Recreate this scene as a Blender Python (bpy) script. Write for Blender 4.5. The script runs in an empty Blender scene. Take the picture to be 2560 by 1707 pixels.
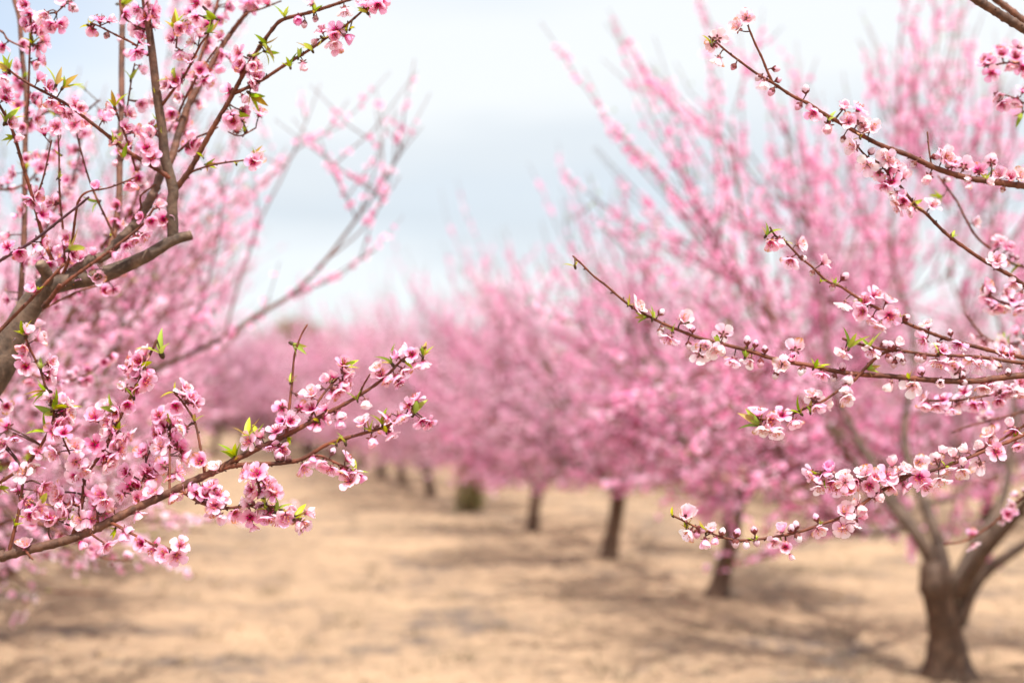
import bpy, math, random
import numpy as np
from mathutils import Vector, Matrix

S = bpy.context.scene
COL = S.collection
rng = np.random.default_rng(7)
random.seed(7)

# ------------------------------------------------------------------ camera, sky, sun, exposure
CAM_H, FPX, PITCH = 1.40, 3555.6, math.radians(2.68)
cam = bpy.data.cameras.new("camera")
camo = bpy.data.objects.new("camera", cam)
COL.objects.link(camo)
camo.location = (0, 0, CAM_H)
camo.rotation_euler = (math.pi / 2 + PITCH, 0, 0)
cam.sensor_width = 36.0
cam.lens = 50.0
cam.clip_start, cam.clip_end = 0.05, 2000
cam.dof.use_dof = True
cam.dof.focus_distance = 2.50
cam.dof.aperture_fstop = 2.0
S.camera = camo

SUN_DIR = Vector((0.46, -1.00, 2.0)).normalized()          # towards the sun
ELEV = math.asin(SUN_DIR.z)
AZ = math.atan2(SUN_DIR.x, SUN_DIR.y)
W = bpy.data.worlds.new("World")
S.world = W
W.use_nodes = True


def nd(nt, typ, **kw):
    n = nt.nodes.new(typ)
    for k, v in kw.items():
        setattr(n, k, v)
    return n


def build_world():
    nt = W.node_tree
    nt.nodes.clear()
    L = nt.links.new
    out = nd(nt, "ShaderNodeOutputWorld")
    bg = nd(nt, "ShaderNodeBackground")
    bg.inputs["Strength"].default_value = 0.12
    sky = nd(nt, "ShaderNodeTexSky", sky_type="NISHITA")
    sky.sun_disc = False
    sky.sun_elevation = ELEV
    sky.sun_rotation = AZ
    tc = nd(nt, "ShaderNodeTexCoord")
    mp = nd(nt, "ShaderNodeMapping")
    mp.inputs["Scale"].default_value = (1.6, 1.6, 6.5)
    mp.inputs["Location"].default_value = (3.1, 0.4, 0.25)
    L(tc.outputs["Generated"], mp.inputs["Vector"])
    n1 = nd(nt, "ShaderNodeTexNoise")
    n1.inputs["Scale"].default_value = 1.5
    n1.inputs["Detail"].default_value = 5
    n1.inputs["Roughness"].default_value = 0.5
    L(mp.outputs[0], n1.inputs["Vector"])
    # thickness of the cloud: where it is thin the blue shows
    r1 = nd(nt, "ShaderNodeValToRGB")
    r1.color_ramp.elements[0].position = 0.30
    r1.color_ramp.elements[0].color = (0.80, 0.80, 0.80, 1)
    r1.color_ramp.elements[1].position = 0.50
    r1.color_ramp.elements[1].color = (0.97, 0.97, 0.97, 1)
    L(n1.outputs["Fac"], r1.inputs["Fac"])
    # grey cloud undersides lying in bands along the horizon
    sep = nd(nt, "ShaderNodeSeparateXYZ")
    L(tc.outputs["Generated"], sep.inputs[0])
    n2 = nd(nt, "ShaderNodeTexNoise")
    n2.inputs["Scale"].default_value = 1.5
    n2.inputs["Detail"].default_value = 6
    mp2 = nd(nt, "ShaderNodeMapping")
    mp2.inputs["Scale"].default_value = (2.2, 2.2, 9.0)
    L(tc.outputs["Generated"], mp2.inputs["Vector"])
    L(mp2.outputs[0], n2.inputs["Vector"])
    ma = nd(nt, "ShaderNodeMath", operation="MULTIPLY_ADD")
    L(n2.outputs["Fac"], ma.inputs[0])
    ma.inputs[1].default_value = 0.13
    L(sep.outputs["Z"], ma.inputs[2])
    r2 = nd(nt, "ShaderNodeValToRGB")
    cr = r2.color_ramp
    cr.elements[0].position = 0.05
    cr.elements[0].color = (5.0, 5.25, 5.38, 1)
    cr.elements[1].position = 0.62
    cr.elements[1].color = (9.6, 9.8, 10.0, 1)
    for p, c in ((0.165, (4.8, 5.08, 5.27)), (0.215, (3.85, 4.24, 4.6)), (0.25, (4.25, 4.57, 4.85)), (0.29, (4.98, 5.16, 5.28)), (0.40, (4.95, 5.14, 5.28))):
        e = cr.elements.new(p)
        e.color = (*c, 1)
    L(ma.outputs[0], r2.inputs["Fac"])
    mx = nd(nt, "ShaderNodeMix", data_type="RGBA")
    L(r1.outputs["Color"], mx.inputs["Factor"])
    L(sky.outputs["Color"], mx.inputs["A"])
    L(r2.outputs["Color"], mx.inputs["B"])
    vd = nd(nt, "ShaderNodeVectorMath", operation="DISTANCE")
    L(tc.outputs["Generated"], vd.inputs[0])
    vd.inputs[1].default_value = (-0.36, 0.88, 0.33)
    m3 = nd(nt, "ShaderNodeMath", operation="MULTIPLY_ADD")
    L(n1.outputs["Fac"], m3.inputs[0])
    m3.inputs[1].default_value = -0.22
    L(vd.outputs["Value"], m3.inputs[2])
    mr = nd(nt, "ShaderNodeMapRange", interpolation_type="SMOOTHSTEP")
    mr.inputs["To Min"].default_value = 0.42
    mr.inputs["From Min"].default_value = -0.06
    mr.inputs["From Max"].default_value = 0.11
    L(m3.outputs[0], mr.inputs["Value"])
    mn = nd(nt, "ShaderNodeMath", operation="MULTIPLY")
    L(mr.outputs[0], mn.inputs[0])
    L(r1.outputs["Color"], mn.inputs[1])
    mx.inputs["Factor"].default_value = 1
    L(mn.outputs[0], mx.inputs["Factor"])
    L(mx.outputs["Result"], bg.inputs["Color"])
    L(bg.outputs[0], out.inputs["Surface"])


build_world()
sl = bpy.data.lights.new("sun", "SUN")
sl.energy = 4.8
sl.angle = math.radians(1.2)
sl.color = (1.0, 0.965, 0.92)
so = bpy.data.objects.new("sun", sl)
COL.objects.link(so)
so.rotation_euler = (-SUN_DIR).to_track_quat("-Z", "Y").to_euler()
S.view_settings.view_transform = "Standard"
S.view_settings.look = "None"
S.view_settings.gamma = 1
S.view_settings.exposure = 0.70
S.render.engine = "CYCLES"
S.cycles.use_denoising = True
S.cycles.max_bounces = 14
S.cycles.diffuse_bounces = 7
S.cycles.transmission_bounces = 8
S.cycles.sample_clamp_indirect = 6

# ------------------------------------------------------------------ materials


def mat(name, build):
    m = bpy.data.materials.new(name)
    m.use_nodes = True
    nt = m.node_tree
    nt.nodes.clear()
    out = nd(nt, "ShaderNodeOutputMaterial")
    build(nt, out)
    return m


def leafy(trans, rough, jit, tboost=1.0):
    def f(nt, out):
        L = nt.links.new
        a = nd(nt, "ShaderNodeAttribute", attribute_name="Col")
        oi = nd(nt, "ShaderNodeObjectInfo")
        mr = nd(nt, "ShaderNodeMapRange")
        L(oi.outputs["Random"], mr.inputs["Value"])
        mr.inputs["To Min"].default_value = 1 - jit
        mr.inputs["To Max"].default_value = 1 + jit
        hs = nd(nt, "ShaderNodeHueSaturation")
        L(a.outputs["Color"], hs.inputs["Color"])
        L(mr.outputs[0], hs.inputs["Saturation"])
        p = nd(nt, "ShaderNodeBsdfPrincipled")
        p.inputs["Roughness"].default_value = rough
        p.inputs["Specular IOR Level"].default_value = 0.25
        L(hs.outputs[0], p.inputs["Base Color"])
        t = nd(nt, "ShaderNodeBsdfTranslucent")
        L(hs.outputs[0], t.inputs["Color"])
        mx = nd(nt, "ShaderNodeMixShader")
        mx.inputs[0].default_value = trans
        L(p.outputs[0], mx.inputs[1])
        L(t.outputs[0], mx.inputs[2])
        L(mx.outputs[0], out.inputs["Surface"])
    return f


def barky(nt, out):
    L = nt.links.new
    a = nd(nt, "ShaderNodeAttribute", attribute_name="Col")
    g = nd(nt, "ShaderNodeTexCoord")
    n = nd(nt, "ShaderNodeTexNoise")
    n.inputs["Scale"].default_value = 70
    n.inputs["Detail"].default_value = 6
    n.inputs["Roughness"].default_value = 0.65
    L(g.outputs["Object"], n.inputs["Vector"])
    mr = nd(nt, "ShaderNodeMapRange")
    mr.inputs["From Min"].default_value = 0.3
    mr.inputs["From Max"].default_value = 0.7
    mr.inputs["To Min"].default_value = 0.55
    mr.inputs["To Max"].default_value = 1.45
    L(n.outputs["Fac"], mr.inputs["Value"])
    mu = nd(nt, "ShaderNodeMix", data_type="RGBA", blend_type="MULTIPLY")
    mu.inputs["Factor"].default_value = 1
    L(a.outputs["Color"], mu.inputs["A"])
    L(mr.outputs[0], mu.inputs["B"])
    p = nd(nt, "ShaderNodeBsdfPrincipled")
    p.inputs["Roughness"].default_value = 0.62
    p.inputs["Specular IOR Level"].default_value = 0.3
    L(mu.outputs["Result"], p.inputs["Base Color"])
    b = nd(nt, "ShaderNodeBump")
    b.inputs["Strength"].default_value = 0.9
    b.inputs["Distance"].default_value = 0.006
    n3 = nd(nt, "ShaderNodeTexNoise")
    n3.inputs["Scale"].default_value = 17
    n3.inputs["Detail"].default_value = 8
    n3.inputs["Roughness"].default_value = 0.7
    n3.inputs["Distortion"].default_value = 0.8
    L(g.outputs["Object"], n3.inputs["Vector"])
    mr3 = nd(nt, "ShaderNodeMapRange")
    mr3.inputs["From Min"].default_value = 0.35
    mr3.inputs["From Max"].default_value = 0.65
    mr3.inputs["To Min"].default_value = 0.50
    mr3.inputs["To Max"].default_value = 1.55
    L(n3.outputs["Fac"], mr3.inputs["Value"])
    mu2 = nd(nt, "ShaderNodeMix", data_type="RGBA", blend_type="MULTIPLY")
    mu2.inputs["Factor"].default_value = 1
    L(mu.outputs["Result"], mu2.inputs["A"])
    L(mr3.outputs[0], mu2.inputs["B"])
    L(mu2.outputs["Result"], p.inputs["Base Color"])
    L(n3.outputs["Fac"], b.inputs["Height"])
    L(b.outputs[0], p.inputs["Normal"])
    L(p.outputs[0], out.inputs["Surface"])


def plain(rough, spec=0.3):
    def f(nt, out):
        a = nd(nt, "ShaderNodeAttribute", attribute_name="Col")
        p = nd(nt, "ShaderNodeBsdfPrincipled")
        p.inputs["Roughness"].default_value = rough
        p.inputs["Specular IOR Level"].default_value = spec
        nt.links.new(a.outputs["Color"], p.inputs["Base Color"])
        nt.links.new(p.outputs[0], out.inputs["Surface"])
    return f


def soil(nt, out):
    L = nt.links.new
    g = nd(nt, "ShaderNodeNewGeometry")

    def noise(scale, detail, sx=1, sy=1, rough=0.55):
        mp = nd(nt, "ShaderNodeMapping")
        mp.inputs["Scale"].default_value = (sx, sy, 1)
        L(g.outputs["Position"], mp.inputs["Vector"])
        n = nd(nt, "ShaderNodeTexNoise")
        n.inputs["Scale"].default_value = scale
        n.inputs["Detail"].default_value = detail
        n.inputs["Roughness"].default_value = rough
        L(mp.outputs[0], n.inputs["Vector"])
        return n
    a = noise(0.9, 6)
    b = noise(6.0, 6)
    c = noise(40.0, 4)
    r = nd(nt, "ShaderNodeValToRGB")
    cr = r.color_ramp
    cr.elements[0].position = 0.39
    cr.elements[0].color = (0.105, 0.080, 0.066, 1)
    cr.elements[1].position = 0.62
    cr.elements[1].color = (0.352, 0.239, 0.147, 1)
    e = cr.elements.new(0.48)
    e.color = (0.252, 0.171, 0.108, 1)
    m1 = nd(nt, "ShaderNodeMath", operation="MULTIPLY_ADD")
    L(a.outputs["Fac"], m1.inputs[0])
    m1.inputs[1].default_value = 0.5
    m2 = nd(nt, "ShaderNodeMath", operation="MULTIPLY_ADD")
    L(b.outputs["Fac"], m2.inputs[0])
    m2.inputs[1].default_value = 0.35
    m3 = nd(nt, "ShaderNodeMath", operation="MULTIPLY")
    L(c.outputs["Fac"], m3.inputs[0])
    m3.inputs[1].default_value = 0.15
    L(m3.outputs[0], m2.inputs[2])
    L(m2.outputs[0], m1.inputs[2])
    L(m1.outputs[0], r.inputs["Fac"])
    p = nd(nt, "ShaderNodeBsdfPrincipled")
    p.inputs["Roughness"].default_value = 0.95
    p.inputs["Specular IOR Level"].default_value = 0.1
    L(r.outputs[0], p.inputs["Base Color"])
    bp = nd(nt, "ShaderNodeBump")
    bp.inputs["Strength"].default_value = 0.6
    bp.inputs["Distance"].default_value = 0.02
    L(m1.outputs[0], bp.inputs["Height"])
    L(bp.outputs[0], p.inputs["Normal"])
    L(p.outputs[0], out.inputs["Surface"])


M_PETAL = mat("petal", leafy(0.54, 0.55, 0.22))
M_LEAF = mat("leaf", leafy(0.40, 0.42, 0.10))
M_BARK = mat("bark", barky)
M_PART = mat("stamen_and_calyx", plain(0.5))
M_SOIL = mat("sandy_soil", soil)
M_STRAW = mat("dry_straw", leafy(0.2, 0.7, 0.0))
M_BEE = mat("bee_body", plain(0.45))

# ------------------------------------------------------------------ mesh data kept as numpy arrays


class Geo:
    def __init__(s, V=None, F=None, C=None):
        s.V = np.zeros((0, 3)) if V is None else np.asarray(V, float)
        s.F = F or {}                      # {3: (m,3), 4: (m,4)}
        s.C = np.zeros((0, 3)) if C is None else np.asarray(C, float)

    @staticmethod
    def join(gs):
        gs = [g for g in gs if len(g.V)]
        if not gs:
            return Geo()
        V, C, F, o = [], [], {}, 0
        for g in gs:
            V.append(g.V)
            C.append(g.C)
            for k, a in g.F.items():
                F.setdefault(k, []).append(a + o)
            o += len(g.V)
        return Geo(np.concatenate(V), {k: np.concatenate(a) for k, a in F.items()}, np.concatenate(C))

    def inst(s, R, T, colmul=None):
        """N copies: R (N,3,3) columns are the axes (scale included), T (N,3)"""
        N, n = len(T), len(s.V)
        V = np.einsum("nij,vj->nvi", R, s.V) + T[:, None, :]
        C = np.broadcast_to(s.C, (N, n, 3))
        if colmul is not None:
            C = np.clip(C * colmul[:, None, :], 0, 1)
        off = (np.arange(N) * n)[:, None, None]
        F = {k: (a[None] + off).reshape(-1, k) for k, a in s.F.items()}
        return Geo(V.reshape(-1, 3), F, C.reshape(-1, 3))

    def mesh(s, name, material, smooth=True):
        me = bpy.data.meshes.new(name)
        nv = len(s.V)
        me.vertices.add(nv)
        me.vertices.foreach_set("co", s.V.astype(np.float32).ravel())
        loops, starts, o = [], [], 0
        for k, a in s.F.items():
            loops.append(a.ravel())
            starts.append(o + np.arange(len(a)) * k)
            o += a.size
        loops = np.concatenate(loops).astype(np.int32)
        starts = np.concatenate(starts).astype(np.int32)
        me.loops.add(len(loops))
        me.loops.foreach_set("vertex_index", loops)
        me.polygons.add(len(starts))
        me.polygons.foreach_set("loop_start", starts)
        me.polygons.foreach_set("use_smooth", np.full(len(starts), smooth))
        at = me.color_attributes.new("Col", "FLOAT_COLOR", "POINT")
        c = np.ones((nv, 4), np.float32)
        c[:, :3] = s.C
        at.data.foreach_set("color", c.ravel())
        me.materials.append(material)
        me.update(calc_edges=True)
        me.validate()
        return me


def link(name, me, parent=None, world=None):
    o = bpy.data.objects.new(name, me)
    COL.objects.link(o)
    if parent is not None:
        o.parent = parent
    if world is not None:
        o.matrix_basis = world
    return o


def empty(name, loc, label, cat, group=None):
    o = bpy.data.objects.new(name, None)
    COL.objects.link(o)
    o.location = loc
    o.empty_display_size = 0.2
    tag(o, label, cat, group)
    return o


def tag(o, label=None, cat=None, group=None, kind=None):
    if label:
        o["label"] = label
    if cat:
        o["category"] = cat
    if group:
        o["group"] = group
    if kind:
        o["kind"] = kind


def nrm(a):
    a = np.asarray(a, float)
    return a / np.maximum(np.linalg.norm(a, axis=-1, keepdims=True), 1e-9)


def frames(axis, spin):
    """(N,3) axes -> (N,3,3) rotation matrices whose z column is the axis"""
    z = nrm(axis)
    ref = np.where(np.abs(z[:, 2:3]) > 0.9, np.array([[1.0, 0, 0]]), np.array([[0, 0, 1.0]]))
    x = nrm(np.cross(ref, z))
    y = np.cross(z, x)
    c, s = np.cos(spin)[:, None], np.sin(spin)[:, None]
    return np.stack([x * c + y * s, -x * s + y * c, z], axis=2)


def spline(P, step):
    """Catmull-Rom through the rows of P (first three columns are a position), resampled about every step"""
    P = np.asarray(P, float)
    if len(P) == 2:
        n = max(2, int(np.linalg.norm(P[1, :3] - P[0, :3]) / step) + 1)
        t = np.linspace(0, 1, n)[:, None]
        return P[0] * (1 - t) + P[1] * t
    Q = np.vstack([2 * P[0] - P[1], P, 2 * P[-1] - P[-2]])
    out = []
    for i in range(1, len(Q) - 2):
        p0, p1, p2, p3 = Q[i - 1], Q[i], Q[i + 1], Q[i + 2]
        n = max(1, int(np.linalg.norm(p2[:3] - p1[:3]) / step))
        t = (np.arange(n) / n)[:, None]
        out.append(0.5 * (2 * p1 + (p2 - p0) * t + (2 * p0 - 5 * p1 + 4 * p2 - p3) * t ** 2 + (3 * p1 - p0 - 3 * p2 + p3) * t ** 3))
    out.append(P[-1:])
    return np.concatenate(out)


def tube(P, r, k, col, cap=True, point=0.6):
    """tube through P (n,3) with radii r (n,), k sides, colours col (n,3) or (3,)"""
    P = np.asarray(P, float)
    n = len(P)
    r = np.broadcast_to(np.asarray(r, float), (n,))
    T = nrm(np.gradient(P, axis=0))
    u = np.cross(T[0], [0.31, 0.2, 0.93])
    if np.linalg.norm(u) < 1e-3:
        u = np.cross(T[0], [1, 0, 0])
    U = np.zeros((n, 3))
    u = u / np.linalg.norm(u)
    for i in range(n):
        u = u - T[i] * np.dot(u, T[i])
        u = u / max(np.linalg.norm(u), 1e-9)
        U[i] = u
    B = np.cross(T, U)
    a = np.arange(k) / k * 2 * math.pi
    V = P[:, None, :] + r[:, None, None] * (np.cos(a)[None, :, None] * U[:, None, :] + np.sin(a)[None, :, None] * B[:, None, :])
    C = np.broadcast_to(np.asarray(col, float).reshape(-1, 1, 3), (n, k, 3)) if np.ndim(col) == 2 else np.broadcast_to(np.asarray(col, float), (n, k, 3))
    i = np.arange(n - 1)[:, None] * k
    j = np.arange(k)[None, :]
    q = np.stack([i + j, i + (j + 1) % k, i + k + (j + 1) % k, i + k + j], axis=-1).reshape(-1, 4)
    V = V.reshape(-1, 3)
    C = C.reshape(-1, 3).copy()
    F = {4: q}
    if cap:
        V = np.vstack([V, P[-1] + T[-1] * r[-1] * point])
        C = np.vstack([C, C[-1]])
        e = (n - 1) * k
        F[3] = np.stack([e + np.arange(k), e + (np.arange(k) + 1) % k, np.full(k, len(V) - 1)], axis=-1)
    return Geo(V, F, C)


def ball(c, rad, col, nu=8, nv=6):
    th = np.linspace(0, math.pi, nv + 1)
    ph = np.arange(nu) / nu * 2 * math.pi
    V = np.stack([np.outer(np.sin(th), np.cos(ph)), np.outer(np.sin(th), np.sin(ph)), np.outer(np.cos(th), np.ones(nu))], -1)
    V = V.reshape(-1, 3) * np.asarray(rad) + np.asarray(c)
    i = np.arange(nv)[:, None] * nu
    j = np.arange(nu)[None]
    F = {4: np.stack([i + j, i + nu + j, i + nu + (j + 1) % nu, i + (j + 1) % nu], -1).reshape(-1, 4)}
    return Geo(V, F, np.broadcast_to(np.asarray(col, float), V.shape).copy())


# ------------------------------------------------------------------ blossoms, buds and leaf tufts (unit: metres, axis +Z)
PAL = {
    "pale": dict(edge=(0.92, 0.765, 0.825), mid=(0.91, 0.68, 0.765), base=(0.84, 0.36, 0.50), fil=(0.82, 0.46, 0.50), anth=(0.50, 0.19, 0.03)),
    "blush": dict(edge=(0.95, 0.715, 0.83), mid=(0.94, 0.60, 0.75), base=(0.78, 0.20, 0.38), fil=(0.74, 0.30, 0.38), anth=(0.50, 0.17, 0.03)),
    "pink": dict(edge=(0.955, 0.675, 0.815), mid=(0.94, 0.53, 0.71), base=(0.70, 0.045, 0.23), fil=(0.55, 0.07, 0.17), anth=(0.42, 0.13, 0.02)),
}
CALYX = (0.21, 0.080, 0.072)


def petals_geo(open_, pal, seed, nu=7, nv=6, R=0.0175):
    g = np.random.default_rng(seed)
    p = PAL[pal]
    edge, mid, base = (np.array(p[k]) for k in ("edge", "mid", "base"))
    out = []
    u = np.linspace(0, 1, nu)
    v = np.linspace(-1, 1, nv)
    for i in range(5):
        a0 = i * 2 * math.pi / 5 + g.normal(0, 0.10)
        ln = R * g.uniform(0.92, 1.08)
        wd = R * g.uniform(0.41, 0.49)
        prof = np.interp(u, [0, 0.15, 0.4, 0.65, 0.85, 0.95, 1.0], [0.16, 0.28, 0.76, 1.0, 0.90, 0.62, 0.30])
        # angle from the axis along the petal: cup first, then it flares (or closes in again)
        o = np.clip(open_ + g.normal(0, 0.13 if open_ > 0.5 else 0.06), 0, 1.2)
        th0 = math.radians(40 + 25 * o)
        th1 = math.radians(-62 + 150 * o + g.normal(0, 6))
        th = th0 + (th1 - th0) * u ** 0.8
        ds = ln / (nu - 1)
        rr = 0.0022 + np.concatenate([[0], np.cumsum(np.sin(0.5 * (th[1:] + th[:-1])) * ds)])
        zz = 0.0035 + np.concatenate([[0], np.cumsum(np.cos(0.5 * (th[1:] + th[:-1])) * ds)])
        if i % 2:
            rr = rr * 1.03
            zz = zz + 0.0006
        V = np.zeros((nu, nv, 3))
        notch = 1 - 0.07 * np.exp(-(v / 0.25) ** 2)
        for k in range(nu):
            w = wd * prof[k] * v
            cup = (0.55 - 0.30 * o) * (w ** 2) / wd
            ruf = g.normal(0, 0.0006 * u[k], nv) + 0.0010 * u[k] ** 2 * np.sin(v * 5 + g.uniform(0, 6))
            r_ = rr[k] * (notch if k == nu - 1 else 1) + np.zeros(nv)
            rad = r_ - np.cos(th[k]) * (cup + ruf)
            z = zz[k] + np.sin(th[k]) * (cup + ruf)
            V[k, :, 0] = rad * math.cos(a0) - w * math.sin(a0)
            V[k, :, 1] = rad * math.sin(a0) + w * math.cos(a0)
            V[k, :, 2] = z
        t = np.clip(u, 0, 1)[:, None, None] * np.ones((1, nv, 1))
        vein = (0.10 * np.cos(v * 9 + g.uniform(0, 3)))[None, :, None]
        tb = np.clip((t - 0.12 + vein * (1 - t)) / 0.30, 0, 1)
        C = base * (1 - tb) + mid * tb
        te = np.clip((t - 0.45) / 0.5, 0, 1)
        C = C * (1 - te) + edge * te
        C = C * (1 + g.normal(0, 0.035, 3) * np.array([0.3, 1.6, 1.0]))
        if g.random() < 0.10:                      # an ageing petal, browned towards its rim
            br = np.clip((t - 0.55 + 0.2 * np.sin(v * 6)[None, :, None]) / 0.4, 0, 1)
            C = C * (1 - br) + np.array([0.62, 0.30, 0.13]) * br
        C = np.clip(C, 0, 1)
        i_ = np.arange(nu - 1)[:, None] * nv
        j_ = np.arange(nv - 1)[None]
        F = np.stack([i_ + j_, i_ + j_ + 1, i_ + nv + j_ + 1, i_ + nv + j_], -1).reshape(-1, 4)
        out.append(Geo(V.reshape(-1, 3), {4: F}, C.reshape(-1, 3)))
    return Geo.join(out)


def stamens_geo(open_, pal, seed):
    g = np.random.default_rng(seed + 99)
    p = PAL[pal]
    out = []
    for i in range(20):
        a = g.uniform(0, 2 * math.pi)
        spread = math.radians(g.uniform(5, 16 + 26 * open_))
        ln = g.uniform(0.0085, 0.0135)
        d = np.array([math.sin(spread) * math.cos(a), math.sin(spread) * math.sin(a), math.cos(spread)])
        b = np.array([math.cos(a), math.sin(a), 0]) * 0.0014 + np.array([0, 0, 0.003])
        m = b + d * ln * 0.5 + np.array([0, 0, 0.0006])
        e = b + d * ln + np.array([math.cos(a), math.sin(a), 0]) * 0.001
        out.append(tube(np.array([b, m, e]), 0.00030, 3, p["fil"]))
        out.append(ball(e, 0.00085, np.array(p["anth"]) * g.uniform(0.7, 1.5), 5, 3))
    return Geo.join(out)


def calyx_geo(seed, closed=0.0):
    """cup with a short stalk and five pointed sepals; closed = 1 hugs a bud"""
    g = np.random.default_rng(seed + 5)
    z = np.array([-0.0030, -0.0015, 0.0, 0.0020, 0.0042])
    r = np.array([0.0011, 0.0012, 0.0022, 0.0034, 0.0036])
    out = [tube(np.stack([z * 0, z * 0, z], 1), r, 8, CALYX, cap=False)]
    if closed > 0.5:
        z = np.array([0.0, 0.0014, 0.0028, 0.0044, 0.0056])
        cup = tube(np.stack([z * 0, z * 0, z], 1), np.array([0.0022, 0.0036, 0.0049, 0.0058, 0.0060]), 10, CALYX, cap=False)
        cup.V[-10:, 2] += np.where(np.arange(10) % 2 == 0, 0.0022, -0.0016)
        cup.C = np.clip(cup.C * g.uniform(0.7, 1.7, (len(cup.C), 1)), 0, 1)
        return Geo.join(out + [cup])
    for i in range(5):
        a = (i + 0.5) * 2 * math.pi / 5
        ln = 0.0062
        th = math.radians(88 if closed < 0.5 else 18)
        er = np.array([math.cos(a), math.sin(a), 0])
        et = np.array([-math.sin(a), math.cos(a), 0])
        ez = np.array([0, 0, 1.0])
        V, C = [], []
        for k, (t, w) in enumerate(((0, 0.0018), (0.5, 0.0020), (0.85, 0.0011), (1, 0.0001))):
            bend = th + (0.25 if closed < 0.5 else -0.45) * t
            c = er * (0.0034 + math.sin(bend) * ln * t) + ez * (0.0036 + math.cos(bend) * ln * t)
            for s in (-1, 0, 1):
                V.append(c + et * w * s + er * (0.0003 if s == 0 else 0))
                C.append(np.array(CALYX) * g.uniform(0.7, 1.5))
        F = [[3 * k + s, 3 * k + s + 1, 3 * k + s + 4, 3 * k + s + 3] for k in range(3) for s in range(2)]
        out.append(Geo(np.array(V), {4: np.array(F)}, np.array(C)))
    return Geo.join(out)


def bud_geo(pal, seed, R=0.0050, L=0.0125):
    g = np.random.default_rng(seed + 17)
    p = PAL[pal]
    nu, nv = 15, 9
    V, C = [], []
    for k in range(nv + 1):
        t = k / nv
        rad = R * (math.sin(math.pi * min(1, t * 0.96 + 0.04)) ** 0.62)
        z = 0.0015 + L * t
        for j in range(nu):
            a = 2 * math.pi * j / nu + 0.9 * t
            m = 1 + 0.10 * abs(math.sin(2.5 * a)) * math.sin(math.pi * t)
            V.append((rad * m * math.cos(a), rad * m * math.sin(a), z))
            c = np.array(p["edge"]) * (0.72 + 0.28 * abs(math.sin(2.5 * a)))
            c = c * (0.55 + 0.45 * t) + np.array(p["mid"]) * 0.45 * (1 - t)
            C.append(c)
    i = np.arange(nv)[:, None] * nu
    j = np.arange(nu)[None]
    F = np.stack([i + j, i + (j + 1) % nu, i + nu + (j + 1) % nu, i + nu + j], -1).reshape(-1, 4)
    return Geo(np.array(V), {4: F}, np.clip(np.array(C), 0, 1))


def leaf_geo(ln, wd, bend, col, seed=0, fold=0.5, n=7):
    """one lance-shaped leaf folded on its midrib, growing along +Z and bending towards +X"""
    u = np.linspace(0, 1, n)
    prof = np.interp(u, [0, 0.1, 0.35, 0.6, 0.85, 1], [0.10, 0.45, 1.0, 0.85, 0.36, 0.02])
    ang = 0.15 + bend * u
    ds = ln / (n - 1)
    x = np.concatenate([[0], np.cumsum(np.sin(ang[1:]) * ds)])
    z = np.concatenate([[0], np.cumsum(np.cos(ang[1:]) * ds)])
    V = np.zeros((n, 3, 3))
    for s, k in ((-1, 0), (0, 1), (1, 2)):
        w = wd * prof * s
        up = abs(s) * wd * prof * fold
        V[:, k, 0] = x - up * np.cos(ang)
        V[:, k, 1] = w
        V[:, k, 2] = z + up * np.sin(ang)
    C = np.ones((n, 3, 3)) * np.array(col)
    C *= (0.86 + 0.2 * u)[:, None, None]
    C[:, 1] *= 1.12
    i = np.arange(n - 1)[:, None] * 3
    j = np.arange(2)[None]
    F = np.stack([i + j, i + j + 1, i + 4 + j, i + 3 + j], -1).reshape(-1, 4)
    return Geo(V.reshape(-1, 3), {4: F}, np.clip(C.reshape(-1, 3), 0, 1))


def tuft_geo(seed, n=4, ln=0.028):
    g = np.random.default_rng(seed + 31)
    out = []
    for i in range(n):
        l = ln * g.uniform(0.5, 1.05) * (1 if i else 1.1)
        hue = g.uniform(0, 1)
        col = np.array([0.27, 0.40, 0.030]) * (1 - hue) + np.array([0.56, 0.52, 0.035]) * hue
        if g.random() < 0.18:
            col = np.array([0.42, 0.27, 0.05])
        lf = leaf_geo(l, l * g.uniform(0.11, 0.16), g.uniform(0.1, 0.9), col * g.uniform(0.75, 1.1), seed=i)
        a = i * 2.4 + g.uniform(-0.4, 0.4)
        tilt = g.uniform(0.05, 0.55)
        ax = np.array([[math.sin(tilt) * math.cos(a), math.sin(tilt) * math.sin(a), math.cos(tilt)]])
        R = frames(ax, np.array([a]))
        # turn the leaf so it bends outwards
        zc = R[0][:, 2]
        xo = nrm(np.array([math.cos(a), math.sin(a), 0]) - zc * np.dot(zc, [math.cos(a), math.sin(a), 0]))
        R[0][:, 0] = xo
        R[0][:, 1] = np.cross(zc, xo)
        out.append(lf.inst(R, np.zeros((1, 3))))
    out.append(ball((0, 0, 0.001), (0.0022, 0.0022, 0.004), (0.10, 0.06, 0.03), 6, 4))
    return Geo.join(out)


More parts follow.
